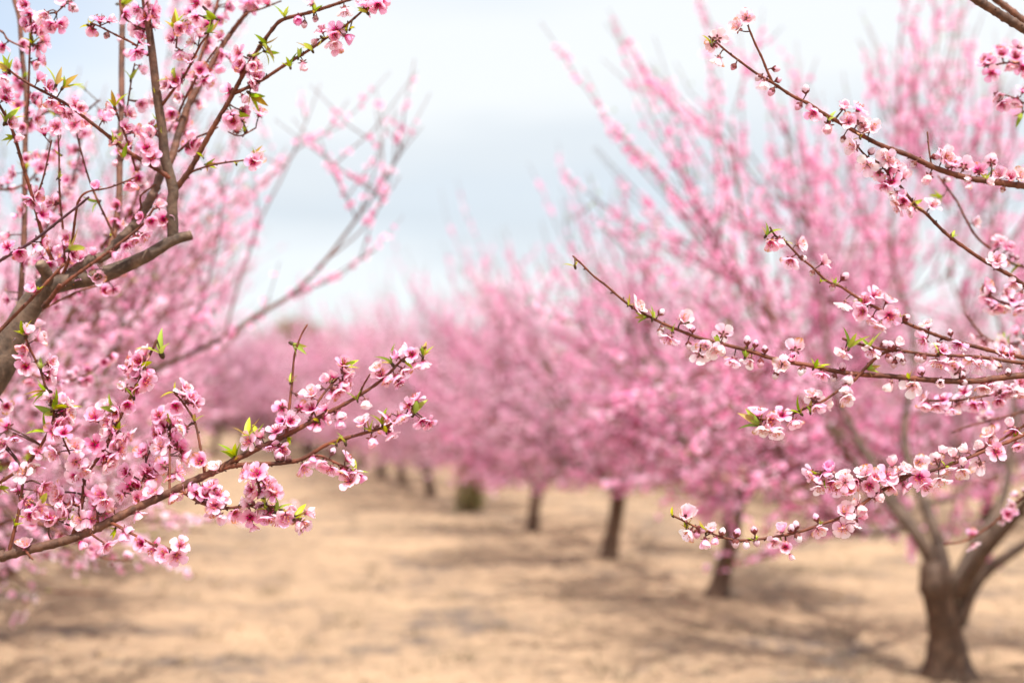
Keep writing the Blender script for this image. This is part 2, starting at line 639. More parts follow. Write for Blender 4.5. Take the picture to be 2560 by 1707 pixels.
OPEN = {"f": (0.92, 0.80, 1.02, 0.70, 0.62, 0.86, 0.96, 0.76, 0.56), "v": (0.34, 0.42, 0.28, 0.48)}
FLOW = {}       # (palette, kind) -> list of (petals, stamens, calyx) geos
for pal in PAL:
    FLOW[pal, "f"] = [(petals_geo(o, pal, 11 * i + 1), stamens_geo(o, pal, i), calyx_geo(i)) for i, o in enumerate(OPEN["f"])]
    FLOW[pal, "v"] = [(petals_geo(o, pal, 7 * i + 3), None, calyx_geo(i + 9, 0.0)) for i, o in enumerate(OPEN["v"])]
    FLOW[pal, "u"] = [(bud_geo(pal, i, R, L), None, calyx_geo(i + 20, 1.0)) for i, (R, L) in enumerate(((0.0050, 0.0135), (0.0056, 0.0150), (0.0044, 0.0115)))]
TUFT = [tuft_geo(i, n, l) for i, (n, l) in enumerate(((3, 0.026), (4, 0.030), (5, 0.032), (2, 0.022), (4, 0.022), (3, 0.034), (6, 0.027)))]
MESH = {}


def cached(key, geo, material):
    if key not in MESH:
        MESH[key] = geo.mesh(key, material)
    return MESH[key]


# ------------------------------------------------------------------ the ground
def ground_h(x, y):
    u = x + 0.2299 * y - 1.35
    rut = -0.030 * (np.exp(-((u - 0.95) / 0.16) ** 2) + np.exp(-((u + 0.75) / 0.16) ** 2))
    return rut + 0.018 * np.sin(x * 1.3 + 0.6 * np.sin(y * 0.9)) + 0.014 * np.sin(y * 2.1 + x * 0.7) + 0.010 * np.sin(x * 3.7 - y * 2.9)


def build_ground():
    def axis(lo, hi, flo, fhi, step):
        a = list(np.arange(flo, fhi + 1e-6, step))
        s, x = step, fhi
        while x < hi:
            s *= 1.18
            x += s
            a.append(min(x, hi))
        s, x = step, flo
        while x > lo:
            s *= 1.18
            x -= s
            a.insert(0, max(x, lo))
        return np.array(a)
    xs = axis(-700, 700, -7, 8, 0.10)
    ys = axis(-60, 1200, 2, 24, 0.10)
    X, Y = np.meshgrid(xs, ys)
    fade = np.clip(1 - (np.hypot(X, Y) - 40) / 40, 0, 1)
    Z = ground_h(X, Y) * fade + rng.normal(0, 0.006, X.shape) * fade
    nx = len(xs)
    i = np.arange(len(ys) - 1)[:, None] * nx
    j = np.arange(nx - 1)[None]
    F = np.stack([i + j, i + j + 1, i + nx + j + 1, i + nx + j], -1).reshape(-1, 4)
    V = np.stack([X, Y, Z], -1).reshape(-1, 3)
    g = Geo(V, {4: F}, np.ones_like(V))
    o = link("ground", g.mesh("ground", M_SOIL))
    tag(o, "bare sandy tan orchard soil between the rows of trees", "ground", kind="structure")
    # dry straw and crumbs of earth lying on the soil
    N = 45000
    y = 3.6 + 30 * rng.random(N) ** 1.6
    x = (rng.random(N) - 0.5) * (y * 0.80 + 1.5)
    keep = (np.sin(x * 0.9 + 2 * np.sin(y * 0.8)) + np.sin(y * 1.9 + x * 0.4) + rng.normal(0, 0.8, N)) > 0.0
    x, y = x[keep], y[keep]
    n = len(x)
    T = np.stack([x, y, ground_h(x, y) + 0.002], 1)
    V0 = np.array([[-0.002, 0, 0], [0.002, 0, 0], [0.001, 0, 0.055], [-0.001, 0, 0.055]])
    st = Geo(V0, {4: np.array([[0, 1, 2, 3]])}, np.ones((4, 3)))
    ax = np.stack([rng.normal(0, 0.7, n), rng.normal(0, 0.7, n), rng.uniform(0.15, 0.8, n)], 1)
    R = frames(ax, rng.uniform(0, 6.28, n)) * rng.uniform(0.5, 1.5, n)[:, None, None]
    mixc = rng.random(n)[:, None]
    cm = np.array([[0.46, 0.36, 0.22]]) * mixc + np.array([[0.20, 0.15, 0.105]]) * (1 - mixc)
    g1 = st.inst(R, T, cm)
    o = link("dry_straw", g1.mesh("dry_straw", M_STRAW, smooth=False))
    tag(o, "short dry straw and stalks scattered over the sandy soil", "straw", kind="stuff")
    # dried weed tufts in ragged drifts
    nc, nb = 420, 22
    cy = 4.2 + 22 * rng.random(nc) ** 1.4
    cx = (rng.random(nc) - 0.5) * (cy * 0.80 + 1.5)
    sel = (np.sin(cx * 1.1 + cy * 0.9) + np.sin(cy * 1.7) + rng.normal(0, 0.5, nc)) > 0.3
    cx, cy = np.repeat(cx[sel], nb), np.repeat(cy[sel], nb)
    n = len(cx)
    x = cx + rng.normal(0, 0.055, n)
    y = cy + rng.normal(0, 0.045, n)
    T = np.stack([x, y, ground_h(x, y)], 1)
    R = frames(np.stack([rng.normal(0, 0.6, n), rng.normal(0, 0.6, n), np.ones(n)], 1), rng.uniform(0, 6.28, n)) * rng.uniform(0.6, 1.7, n)[:, None, None]
    cm = np.array([[0.17, 0.135, 0.085]]) * rng.uniform(0.6, 1.5, (n, 1))
    o = link("dry_weeds", st.inst(R, T, cm).mesh("dry_weeds", M_STRAW, smooth=False))
    tag(o, "grey brown dried weed tufts in drifts on the sandy soil", "weeds", kind="stuff")
    N = 2600
    y = 3.6 + 26 * rng.random(N) ** 1.5
    x = (rng.random(N) - 0.5) * (y * 0.80 + 1.5)
    cl = ball((0, 0, 0), 1, (1, 1, 1), 6, 4)
    R = frames(rng.normal(0, 1, (N, 3)), rng.uniform(0, 6, N)) * (rng.gamma(2.0, 0.005, N) + 0.003)[:, None, None]
    R[:, :, 2] *= 0.7
    T = np.stack([x, y, ground_h(x, y) + 0.004], 1)
    cm = np.array([[0.40, 0.28, 0.175]]) * rng.uniform(0.55, 1.1, (N, 1))
    o = link("earth_clods", cl.inst(R, T, cm).mesh("earth_clods", M_STRAW, smooth=False))
    tag(o, "small dry earth clods strewn over the sandy soil", "clods", kind="stuff")


build_ground()

# ------------------------------------------------------------------ the orchard's background trees
BARK_OLD = np.array([0.095, 0.060, 0.040])
BARK_NEW = np.array([0.120, 0.034, 0.016])


def bark_col(r):
    t = np.clip((np.asarray(r) - 0.0042) / 0.006, 0, 1)[:, None]
    return BARK_NEW * (1 - t) + BARK_OLD * t


def small_blossom():
    """a blossom of five folded petals, light enough for thousands"""
    p = PAL["pink"]
    out = []
    R = 0.0164
    for i in range(5):
        a = i * 2 * math.pi / 5
        er, et = np.array([math.cos(a), math.sin(a), 0]), np.array([-math.sin(a), math.cos(a), 0])
        V = np.array([er * 0.001, er * R * 0.62 - et * R * 0.46 + [0, 0, 0.009], er * R * 1.0 + [0, 0, 0.0085], er * R * 0.62 + et * R * 0.46 + [0, 0, 0.009], er * R * 0.55 + [0, 0, 0.0055]])
        F = {3: np.array([[0, 1, 4], [1, 2, 4], [2, 3, 4], [3, 0, 4]])}
        C = np.array([(0.84, 0.19, 0.43), (0.96, 0.65, 0.81), (0.96, 0.69, 0.84), (0.96, 0.65, 0.81), (0.94, 0.46, 0.68)])
        out.append(Geo(V, F, C))
    return Geo.join(out)


SMALL = small_blossom()
SMALL_LEAF = leaf_geo(0.028, 0.0045, 0.6, (0.30, 0.38, 0.04), n=4)


def shoot_blossoms(P, dens, g, lo=0.05, hi=0.92):
    """positions and axes of blossoms along one shoot P (n,3)"""
    seg = np.linalg.norm(np.diff(P, axis=0), axis=1)
    s = np.concatenate([[0], np.cumsum(seg)])
    n = g.poisson(max(0.1, dens * s[-1]))
    if n == 0:
        return np.zeros((0, 3)), np.zeros((0, 3))
    t = g.uniform(lo, hi, n) * s[-1]
    pos = np.stack([np.interp(t, s, P[:, k]) for k in range(3)], 1)
    ax = nrm(g.normal(0, 1, (n, 3)) + [0, 0, 0.25])
    return pos + ax * g.uniform(0.004, 0.020, n)[:, None], ax


def knotty(geo, q, k, seed):
    """bosses, hollows and root flare on a trunk"""
    g = np.random.default_rng(seed + 900)
    n = len(q)
    a = np.arange(k)[None, :] / k * 2 * math.pi
    z = q[:, 2][:, None]
    f = 1 + 0.22 * np.exp(-np.clip(z, 0, 9) / 0.09) * np.cos(5 * a + g.uniform(0, 6))
    for _ in range(7):
        f = f + g.uniform(0.03, 0.10) * np.exp(-((z - g.uniform(0.1, 0.7)) / 0.07) ** 2) * np.exp(2.5 * (np.cos(a - g.uniform(0, 6.28)) - 1)) * g.choice([1, 1, -1])
    f = f + 0.05 * np.sin(2 * a + z * 7) + 0.035 * np.sin(3 * a - z * 11)
    c = q[:, None, :3]
    V = geo.V[:n * k].reshape(n, k, 3)
    geo.V[:n * k] = (c + (V - c) * f[:, :, None]).reshape(-1, 3)
    return geo


def gen_tree(seed, height=3.6, spread=1.75, fork=0.62, trunk_r=0.066, nscaf=6, shoots=(64, 74), dens=45, nlow=44, limbs_extra=(), trunk_pts=None, az0=None, arms=()):
    """returns (trunk geo, [branch geos], blossoms geo, leaves geo) around a base at the origin"""
    g = np.random.default_rng(seed)
    lean = g.normal(0, 0.05, 2)
    if trunk_pts is None:
        zs = np.array([-0.10, 0.0, 0.06, 0.2, 0.4, fork, fork + 0.10])
        P = np.stack([lean[0] * zs / fork + 0.012 * np.sin(zs * 9 + seed), lean[1] * zs / fork + 0.012 * np.cos(zs * 7 + seed), zs], 1)
        rr = trunk_r * np.array([1.75, 1.42, 1.2, 1.02, 0.98, 1.12, 0.75])
    else:
        P, rr = trunk_pts
    q = spline(np.column_stack([P, rr]), 0.03)
    wob = 1 + g.normal(0, 0.03, len(q))
    trunk = knotty(tube(q[:, :3], q[:, 3] * wob, 16, BARK_OLD * np.array([0.92, 0.80, 0.70]) * g.uniform(0.8, 1.0)), q, 16, seed)
    top = q[-1, :3].copy()
    top[2] -= 0.06
    branches, bp, ba, lp, la = [], [], [], [], []
    a0 = g.uniform(0, 6.28) if az0 is None else az0
    for i in range(nscaf):
        az = a0 + i * 2 * math.pi / nscaf + g.normal(0, 0.22)
        hor = np.array([math.cos(az), math.sin(az), 0])
        tan = np.array([-math.sin(az), math.cos(az), 0])
        reach = spread * g.uniform(0.50, 0.72)
        rise = (height - fork) * g.uniform(0.42, 0.55)
        w = g.normal(0, 0.10, 3)
        if i < len(arms):
            az = math.atan2(arms[i][-1][1], arms[i][-1][0])
            hor = np.array([math.cos(az), math.sin(az), 0])
            tan = np.array([-math.sin(az), math.cos(az), 0])
        base = top + [0, 0, g.uniform(-0.10, 0.05)]
        pts = [base, base + hor * reach * 0.30 + [0, 0, rise * 0.20], base + hor * reach * 0.58 + tan * w[0] + [0, 0, rise * 0.50], base + hor * reach * 0.82 + tan * w[1] + [0, 0, rise * 0.80], base + hor * reach + tan * w[2] + [0, 0, rise * 1.12]]
        r0 = trunk_r * g.uniform(0.58, 0.72)
        if i < len(arms):
            pts = [np.array(p_) for p_ in arms[i]]
            r0 *= 0.74
        sc = spline(np.column_stack([np.array(pts), np.interp(np.linspace(0, 1, len(pts)), [0, 0.25, 0.5, 0.75, 1], [r0, r0 * 0.80, r0 * (0.40 if arms else 0.56), r0 * (0.2 if arms else 0.34), r0 * 0.13])]), 0.07)
        parts = [tube(sc[:, :3], sc[:, 3], 8, bark_col(sc[:, 3]))]
        lines = [(sc, 0.25)]
        for _ in range(7):
            k = int(g.uniform(0.12, 0.92) * (len(sc) - 1))
            d = nrm(hor * g.uniform(0.1, 1.0) + tan * g.choice([-1, 1]) * g.uniform(0.4, 1.0) + np.array([0, 0, g.uniform(-0.25, 0.7)]))
            ln = spread * g.uniform(0.30, 0.55)
            p0 = sc[k, :3]
            p1 = p0 + d * ln * 0.5
            p2 = p0 + d * ln + [0, 0, ln * g.uniform(0.1, 0.4)]
            r1 = sc[k, 3] * 0.55
            sec = spline(np.column_stack([np.array([p0, p1, p2]), np.array([r1, r1 * 0.75, max(0.004, r1 * 0.4)])]), 0.08)
            parts.append(tube(sec[:, :3], sec[:, 3], 6, bark_col(sec[:, 3])))
            lines.append((sec, 0.1))
        nsh = int(g.integers(*shoots))
        for si in range(nsh + nlow):
            for _try in range(12):
                ln_, lo = lines[int(g.integers(0, len(lines)))]
                k = int(g.uniform(lo, 1.0) * (len(ln_) - 1))
                p0 = ln_[k, :3]
                if si < nsh or 0.62 < p0[2] < 1.45:
                    break
            rel = (p0 - top)
            out_ = nrm(np.array([rel[0], rel[1], 0.0]) + 1e-6)
            hgt = np.clip((p0[2] - fork) / (height - fork), 0, 1)
            up = g.uniform(0.25, 1.1) + 0.65 * hgt
            low = si >= nsh or (hgt < 0.36 and g.random() < 0.6)
            if low:
                up = g.uniform(-0.75, 0.15)
            d = nrm(out_ * (g.uniform(0.6, 1.3) if low else g.uniform(0.15, 1.25)) + nrm(g.normal(0, 1, 3)) * 0.45 + np.array([0, 0, up]))
            L_ = g.uniform(0.40, 1.05) * (0.8 + 0.5 * hgt)
            bend = np.array([0, 0, 0.18 * L_])
            wv = g.normal(0, 0.05 * L_, (2, 3))
            pts = np.array([p0, p0 + d * L_ * 0.28 + wv[0] * 0.5, p0 + d * L_ * 0.55 + bend * 0.2 + wv[0], p0 + d * L_ * 0.8 + bend * 0.55 + wv[1], p0 + d * L_ + bend + wv[1] * 0.6])
            if pts[:, 2].min() < 0.40:
                continue
            rs = np.array([0.0056, 0.0048, 0.0039, 0.003, 0.0018]) * g.uniform(0.75, 1.15)
            cbk = BARK_NEW * g.uniform(0.7, 1.25)
            parts.append(tube(pts, rs, 4, cbk))
            runs = [(pts, dens * g.uniform(0.35, 1.45))]
            if g.random() < 0.45:
                j = int(g.integers(1, 4))
                d2 = nrm(d + g.normal(0, 0.55, 3))
                l2 = L_ * g.uniform(0.25, 0.5)
                q2 = np.array([pts[j], pts[j] + d2 * l2 * 0.5, pts[j] + d2 * l2 + [0, 0, 0.12 * l2]])
                if q2[:, 2].min() > 0.45:
                    parts.append(tube(q2, np.array([0.0034, 0.0027, 0.0016]), 4, cbk))
                    runs.append((q2, dens))
            for pp, dn in runs:
                a, b = shoot_blossoms(pp, dn, g, 0.03, g.uniform(0.72, 0.98))
                if len(a):                         # bare stretches between the clusters
                    ph = g.uniform(0, 6.28)
                    keep = np.sin(np.linalg.norm(a - pp[0], axis=1) * g.uniform(9, 26) + ph) > g.uniform(-1.3, -0.2)
                    a, b = a[keep], b[keep]
                bp.append(a)
                ba.append(b)
            m = g.poisson(2.0)
            if m:
                t = g.uniform(0.3, 1.0, m)
                lp.append(pts[0] * (1 - t[:, None]) + pts[-1] * t[:, None])
                la.append(nrm(d + g.normal(0, 0.5, (m, 3))))
        branches.append(Geo.join(parts))
    bp, ba = np.concatenate(bp), np.concatenate(ba)
    N = len(bp)
    R = frames(ba, g.uniform(0, 6.28, N)) * g.uniform(0.8, 1.12, N)[:, None, None]
    tint = g.normal(0, 1, N)[:, None]
    cm = 1 + np.clip(tint, -2, 2) * np.array([[0.05, 0.26, 0.17]])
    pale = (g.random(N) < 0.24)[:, None]
    cm = np.where(pale, cm * np.array([[1.04, 1.32, 1.16]]), cm)
    blossoms = SMALL.inst(R, bp, cm)
    lp, la = np.concatenate(lp), np.concatenate(la)
    leaves = SMALL_LEAF.inst(frames(la, g.uniform(0, 6.28, len(la))), lp)
    return trunk, branches, blossoms, leaves


def make_tree(name, geos, loc, label, cat="tree", group=None):
    t = empty(name, loc, label, cat, group)
    tr, br, bl, lf = geos
    link("trunk", tr.mesh("trunk", M_BARK), t)
    for b in br:
        link("branch", b.mesh("branch", M_BARK), t)
    o = link("blossoms", bl.mesh("blossoms", M_PETAL, smooth=False), t)
    tag(o, kind="stuff")
    o = link("leaves", lf.mesh("leaves", M_LEAF), t)
    tag(o, kind="stuff")
    return t


def copy_tree(src, loc, rot, scale, label, group):
    c = src.copy()
    COL.objects.link(c)
    c.location = loc
    c.rotation_euler = (0, 0, rot)
    c.scale = (scale, scale, scale)
    c["label"] = label
    if group:
        c["group"] = group
    elif "group" in c:
        del c["group"]
    for ch in list(src.children):
        d = ch.copy()
        COL.objects.link(d)
        d.parent = c
    return c


ROW_R, ROW_L, SLOPE = 3.965, -1.44, -0.2299
GAP = ROW_R - ROW_L
protos = []
used = []


def row_tree(x0, y, label, group=None, scale=1.0, pi=None, rot=None, dx=0.0):
    x = x0 + SLOPE * y + dx
    if pi is None:
        pi = (3, 4, 6, 7, 2)[len(used) % 5]
    used.append(pi)
    rot = random.uniform(0, 6.28) if rot is None else rot
    z = float(ground_h(x, y)) if math.hypot(x, y) < 40 else 0.0
    if protos[pi] is None:
        t = make_tree("peach_tree", gen_tree(100 + pi, **KW.get(pi, {})), (x, y, z), label, "tree", group)
        t.rotation_euler = (0, 0, rot)
        t.scale = (scale,) * 3
        protos[pi] = t
        return t
    return copy_tree(protos[pi], (x, y, z), rot, scale, label, group)


NPROTO = 8
ARMS = [[(-0.01, 0, 0.36), (-0.10, 0.0, 0.60), (-0.24, 0.02, 0.77), (-0.55, 0.05, 1.18), (-0.84, 0.05, 1.75), (-1.02, 0.1, 2.55)],
        [(0.03, -0.02, 0.26), (0.13, -0.03, 0.48), (0.38, -0.06, 0.67), (0.78, -0.10, 1.00), (1.05, -0.10, 1.70), (1.2, -0.1, 2.4)],
        [(0.01, 0.02, 0.40), (0.15, 0.08, 0.62), (0.32, 0.16, 0.86), (0.42, 0.30, 1.35), (0.36, 0.40, 1.95), (0.45, 0.5, 2.95)],
        [(0.0, 0.03, 0.40), (-0.08, 0.22, 0.64), (-0.22, 0.42, 0.93), (-0.40, 0.60, 1.40), (-0.46, 0.72, 2.0), (-0.60, 0.85, 2.85)],
        [(0.02, -0.03, 0.40), (0.10, -0.20, 0.62), (0.22, -0.40, 0.86), (0.30, -0.62, 1.25), (0.26, -0.75, 1.8), (0.36, -0.85, 2.8)],
        [(0.0, 0.02, 0.42), (-0.02, 0.18, 0.70), (-0.10, 0.38, 1.10), (-0.02, 0.46, 1.60), (-0.12, 0.50, 2.1), (-0.05, 0.55, 3.0)]]
KW = {0: dict(fork=0.44, trunk_r=0.082, spread=1.5, height=3.7, nlow=16, shoots=(84, 94), arms=ARMS), 1: dict(spread=1.65), 3: dict(height=3.7, fork=0.50), 4: dict(spread=1.9, fork=0.50),
      5: dict(nlow=34, height=3.4), 6: dict(fork=0.48, spread=1.85), 7: dict(fork=0.46, height=3.5, spread=1.9)}
protos = [None] * NPROTO
RIGHT_LABELS = {
    7.55: "blurred pink peach tree with its forked trunk standing nearest on the right",
    10.59: "blurred pink peach tree whose trunk stands next beyond the nearest forked right-hand one",
    13.27: "pink peach tree with a short thick dark trunk, third trunk of the right row",
    16.30: "pink peach tree with a slim dark trunk, next before the green-wrapped trunk",
    19.76: "pink peach tree whose trunk base is wrapped in green weeds",
}
for k, (y, lab) in enumerate(RIGHT_LABELS.items()):
    row_tree(ROW_R, y, lab, "peach trees of the right row", scale=(1.12, 1.0, 0.98, 0.95, 0.98)[k], dx=(0.08, 0, 0, 0, 0)[k], pi=k, rot=(0.0, 2.0, 4.1, 1.1, 5.0)[k])
LEFT_LABELS = {
    5.60: "blurred sparse peach tree whose long bare limb leans out over the alley on the left",
    8.60: "blurred pink peach tree with its shadow on the soil at the lower left edge",
    11.58: "blurred peach tree whose dark trunk stands at the left edge of the picture",
}
for k, (y, lab) in enumerate(LEFT_LABELS.items()):
    t_ = row_tree(ROW_L, y, lab, "peach trees of the left row", scale=(1.0, 0.98, 1.0)[k], pi=(5, 2, 4)[k], rot=(0.0, 1.2, 2.9)[k])
    if k == 0:
        LEANING = t_
FAR_R = "pink peach tree far down the right row, melting into the blur"
FAR_L = "pink peach tree far down the left row behind the foreground blossoms"
SIDE = "pink peach tree in a further row glimpsed behind the right row"
for k in range(30):
    row_tree(ROW_R, 22.9 + 3.05 * k + random.uniform(-.2, .2), FAR_R, "peach trees far down the right row", random.uniform(1.0, 1.14))
for k in range(32):
    row_tree(ROW_L, 14.6 + 3.05 * k + random.uniform(-.2, .2), FAR_L, "peach trees far down the left row", random.uniform(0.92, 1.06))
for k in range(14):
    row_tree(ROW_R + GAP, 16.5 + 3.05 * k + random.uniform(-.2, .2), SIDE, "peach trees of further rows on the right", random.uniform(0.95, 1.1))
for k in range(6):
    row_tree(ROW_L + 0.4 + 0.95 * k, 41 + 2.2 * (k % 2), "pink peach tree closing the far end of the alley between the two rows", "peach trees at the far end of the alley", random.uniform(1.28, 1.42))
for k in range(9):
    row_tree(ROW_R + 2 * GAP, 27.0 + 3.05 * k, SIDE, "peach trees of further rows on the right", random.uniform(0.95, 1.1))

# ------------------------------------------------------------------ far dark trees, and the weeds round one trunk


def evergreen(x, y, h, w, label, group, seed):
    g = np.random.default_rng(seed)
    t = empty("evergreen_tree", (x, y, 0), label, "tree", group)
    zs = np.linspace(-0.2, h * 0.8, 8)
    P = np.stack([0.15 * np.sin(zs), 0.1 * np.cos(zs), zs], 1)
    link("trunk", tube(P, np.linspace(0.35, 0.08, 8), 8, BARK_OLD).mesh("trunk", M_BARK), t)
    cl = []
    for _ in range(46):
        a, u = g.uniform(0, 6.28), g.uniform(0.15, 1.0)
        r = w * math.sqrt(max(0.03, 1 - (2 * abs(u - 0.5)) ** 2)) * g.uniform(0.3, 0.95)
        c = np.array([r * math.cos(a), r * math.sin(a), h * u])
        n = 70
        cl.append(c + g.normal(0, 1, (n, 3)) * np.array([0.7, 0.7, 0.5]) * w * 0.22)
    T = np.concatenate(cl)
    R = frames(g.normal(0, 1, T.shape), g.uniform(0, 6, len(T))) * g.uniform(0.6, 1.5, len(T))[:, None, None]
    lf = leaf_geo(0.55, 0.16, 0.5, (0.27, 0.23, 0.13), n=4)
    cm = g.uniform(0.6, 1.4, (len(T), 1)) * np.ones((1, 3))
    o = link("crown", lf.inst(R, T, cm).mesh("crown", M_LEAF), t)
    return t


evergreen(-26.2, 172, 11.2, 6.5, "dark green tree far off where the left row meets the sky", None, 1)


def weeds(x, y):
    g = np.random.default_rng(5)
    n = 700
    a, r = g.uniform(0, 6.28, n), 0.17 * np.sqrt(g.random(n))
    z = 0.62 * g.random(n) ** 1.4
    T = np.stack([r * np.cos(a), r * np.sin(a), z], 1)
    ax = np.stack([np.cos(a) * 0.5, np.sin(a) * 0.5, np.ones(n)], 1) + g.normal(0, 0.35, (n, 3))
    lf = leaf_geo(0.11, 0.012, 0.8, (0.36, 0.31, 0.15), n=5)
    cm = g.uniform(0.6, 1.25, (n, 1)) * np.ones((1, 3))
    o = link("weed_clump", lf.inst(frames(ax, a) * g.uniform(0.6, 1.3, n)[:, None, None], T, cm).mesh("weed_clump", M_LEAF))
    o.location = (x, y, 0)
    tag(o, "brownish olive weeds grown up round a short trunk of the right row", "weeds")


weeds(ROW_R + SLOPE * 19.76, 19.50)

# ------------------------------------------------------------------ the two near trees, their branches read off the photograph
FWD = np.array([0, math.cos(PITCH), math.sin(PITCH)])
UPV = np.array([0, -math.sin(PITCH), math.cos(PITCH)])
RGT = np.array([1.0, 0, 0])
EYE = np.array([0, 0, CAM_H])


def at(px, py, d):
    return EYE + d * (FWD + (px - 1280) / FPX * RGT - (py - 853.5) / FPX * UPV)


REG = {"P": (0, 0, 1), "Z1": (0, 0, .27421), "Z2": (440, 0, .27421), "Z3": (0, 400, .27421), "Z4": (0, 780, .27421), "Z5": (0, 1100, .27421),
       "Z6": (500, 780, .27421), "Z7": (400, 1050, .27421), "Q1": (1380, 600, .27421), "Q2": (1920, 560, .27421), "Q3": (1740, 0, .27421),
       "Q4": (2060, 200, .21368), "Q5": (1920, 960, .27421), "Q6": (1600, 1000, .27421), "Q8": (2300, 0, .12757)}


def items(reg, text):
    ox, oy, sc = REG[reg]
    for it in text.split(","):
        f = it.split()
        if f:
            yield ox + float(f[0]) * sc, oy + float(f[1]) * sc, f[2:]


class NearTree:
    def __init__(s, name, loc, label, pal, seed, group):
        s.loc = np.array(loc)
        s.root = empty(name, loc, label, "tree", group)
        s.pal = pal
        s.twin = 0.12 if pal[0] == "pale" else 0.50
        s.g = np.random.default_rng(seed)
        s.px, s.p3, s.pd, s.pr = [np.zeros((0, 2))], [np.zeros((0, 3))], [np.zeros(0)], [np.zeros(0)]
        s.branches = []      # list of geo lists
        s.items = []         # (rank, kind, palette, R, T, variant)
        s.owner = [np.zeros(0, int)]

    def nearest(s, x, y):
        A = np.concatenate(s.px)
        D = np.hypot(A[:, 0] - x, A[:, 1] - y)
        i = int(D.argmin())
        return D[i], np.concatenate(s.p3)[i], np.concatenate(s.pd)[i], np.concatenate(s.pr)[i], int(np.concatenate(s.owner)[i])

    def branch(s, reg, text, d0, d1, r0, r1, ext=(), nodes=True, auto=0, tint=None):
        """one branch from its base to its tip; d = distance from the lens, r = radius in photo pixels"""
        pts = [(x, y) for x, y, _ in items(reg, text)]
        if d0 is None:
            _, _, d0, _, _ = s.nearest(*pts[0])
        n = len(pts)
        acc = np.concatenate([[0], np.cumsum([math.dist(pts[i], pts[i + 1]) for i in range(n - 1)])])
        t = acc / acc[-1]
        ds = d0 + (d1 - d0) * t
        rs = (r0 + (r1 - r0) * t) * ds / FPX
        P = np.array([np.append(at(x, y, d), [r, d]) for (x, y), d, r in zip(pts, ds, rs)])
        if len(ext):
            E = np.array([[*e, 2.6] for e in ext], float)
            P = np.vstack([E, P])
        q = spline(P, 0.005)
        m = len(q)
        step = np.linalg.norm(np.diff(q[:, :3], axis=0), axis=1)
        arc = np.concatenate([[0], np.cumsum(step)])
        rad = q[:, 3].copy()
        parts = []
        if nodes:
            sp = 0.021
            ph = (arc / sp) % 1.0
            rad *= 1 + 0.22 * np.exp(-((ph - 0.5) / 0.13) ** 2)
            rad *= 1 + 0.03 * s.g.normal(0, 1, m)
            for k in np.arange(0.5, arc[-1] / sp, 1.0):
                i = int(np.searchsorted(arc, k * sp))
                if i >= m - 2 or s.g.random() < 0.35:
                    continue
                T = nrm(q[i + 1, :3] - q[i, :3])
                o = s.g.normal(0, 1, 3)
                o = nrm(o - T * np.dot(o, T))
                ax = nrm(o + T * 0.8)
                h = s.g.uniform(0.0025, 0.0055)
                b = q[i, :3] + o * q[i, 3] * 0.8
                parts.append(tube(np.array([b, b + ax * h * 0.6, b + ax * h]), np.array([0.0016, 0.0014, 0.0004]), 5, np.array([0.06, 0.028, 0.02])))
        col = bark_col(q[:, 3])
        if tint is not None:
            col = col * 0.35 + np.array(tint) * 0.65
        parts.append(tube(q[:, :3], rad, 10 if r0 > 10 else 8, col, True, 0.6 if r1 < 9 else 0.05))
        if r1 > 9 and reg == "P" and not nodes:
            T = nrm(q[-1, :3] - q[-2, :3])
            parts.append(tube(np.array([q[-1, :3] + T * 0.0008, q[-1, :3] + T * 0.0016]), rad[-1] * 0.86, 10, np.array([0.17, 0.115, 0.075]), True, 0.02))
        idx = len(s.branches)
        s.branches.append(parts)
        rel = q[:, :3] - EYE
        dep = rel @ FWD
        s.px.append(np.stack([1280 + FPX * (rel @ RGT) / dep, 853.5 - FPX * (rel @ UPV) / dep], 1)[::2])
        s.p3.append(q[::2, :3])
        s.pd.append(dep[::2])
        s.pr.append(q[::2, 3])
        s.owner.append(np.full(len(q[::2]), idx))
        if auto:
            n = s.g.poisson(auto * arc[-1])
            for _ in range(n):
                i = int(s.g.uniform(0.05, 0.98) * (m - 1))
                T = nrm(q[min(i + 1, m - 1), :3] - q[max(i - 1, 0), :3])
                o = s.g.normal(0, 1, 3)
                o = nrm(o - T * np.dot(o, T))
                kind = s.g.choice(["f", "f", "f", "v", "u"])
                pos = q[i, :3] + o * s.g.uniform(0.006, 0.014)
                s.add(kind, s.palette([]), nrm(o + s.g.normal(0, 0.3, 3)), pos, q[i, :3], idx, s.g.uniform(0.85, 1.1))
        return idx

    def palette(s, flags):
        if "+" in flags:
            return "pink"
        if "-" in flags:
            return "pale" if s.pal[0] == "pale" or s.g.random() < 0.3 else "blush"
        a, b = s.pal
        return a if s.g.random() < b else ("pink" if a == "pale" else "blush")

    def add(s, kind, pal, axis, origin, Bp, owner, size):
        var = int(s.g.integers(0, len(FLOW[pal, kind])))
        R = frames(axis[None], np.array([s.g.uniform(0, 6.28)]))[0] * size
        s.items.append((kind, pal, R, origin, var, size))
        if Bp is not None:
            base = origin - axis * 0.0025
            d = np.linalg.norm(base - Bp)
            if d > 0.002:
                mid = (base + Bp) / 2 + s.g.normal(0, 1, 3) * d * 0.06 - axis * d * 0.15
                r = 0.0011 if d < 0.022 else 0.0015
                q = spline(np.array([Bp, mid, base]), 0.004)
                s.branches[owner].append(tube(q, np.linspace(r * 1.25, r, len(q)) * (1 + 0.12 * s.g.normal(0, 1, len(q))), 5, np.array([0.075, 0.030, 0.022])))

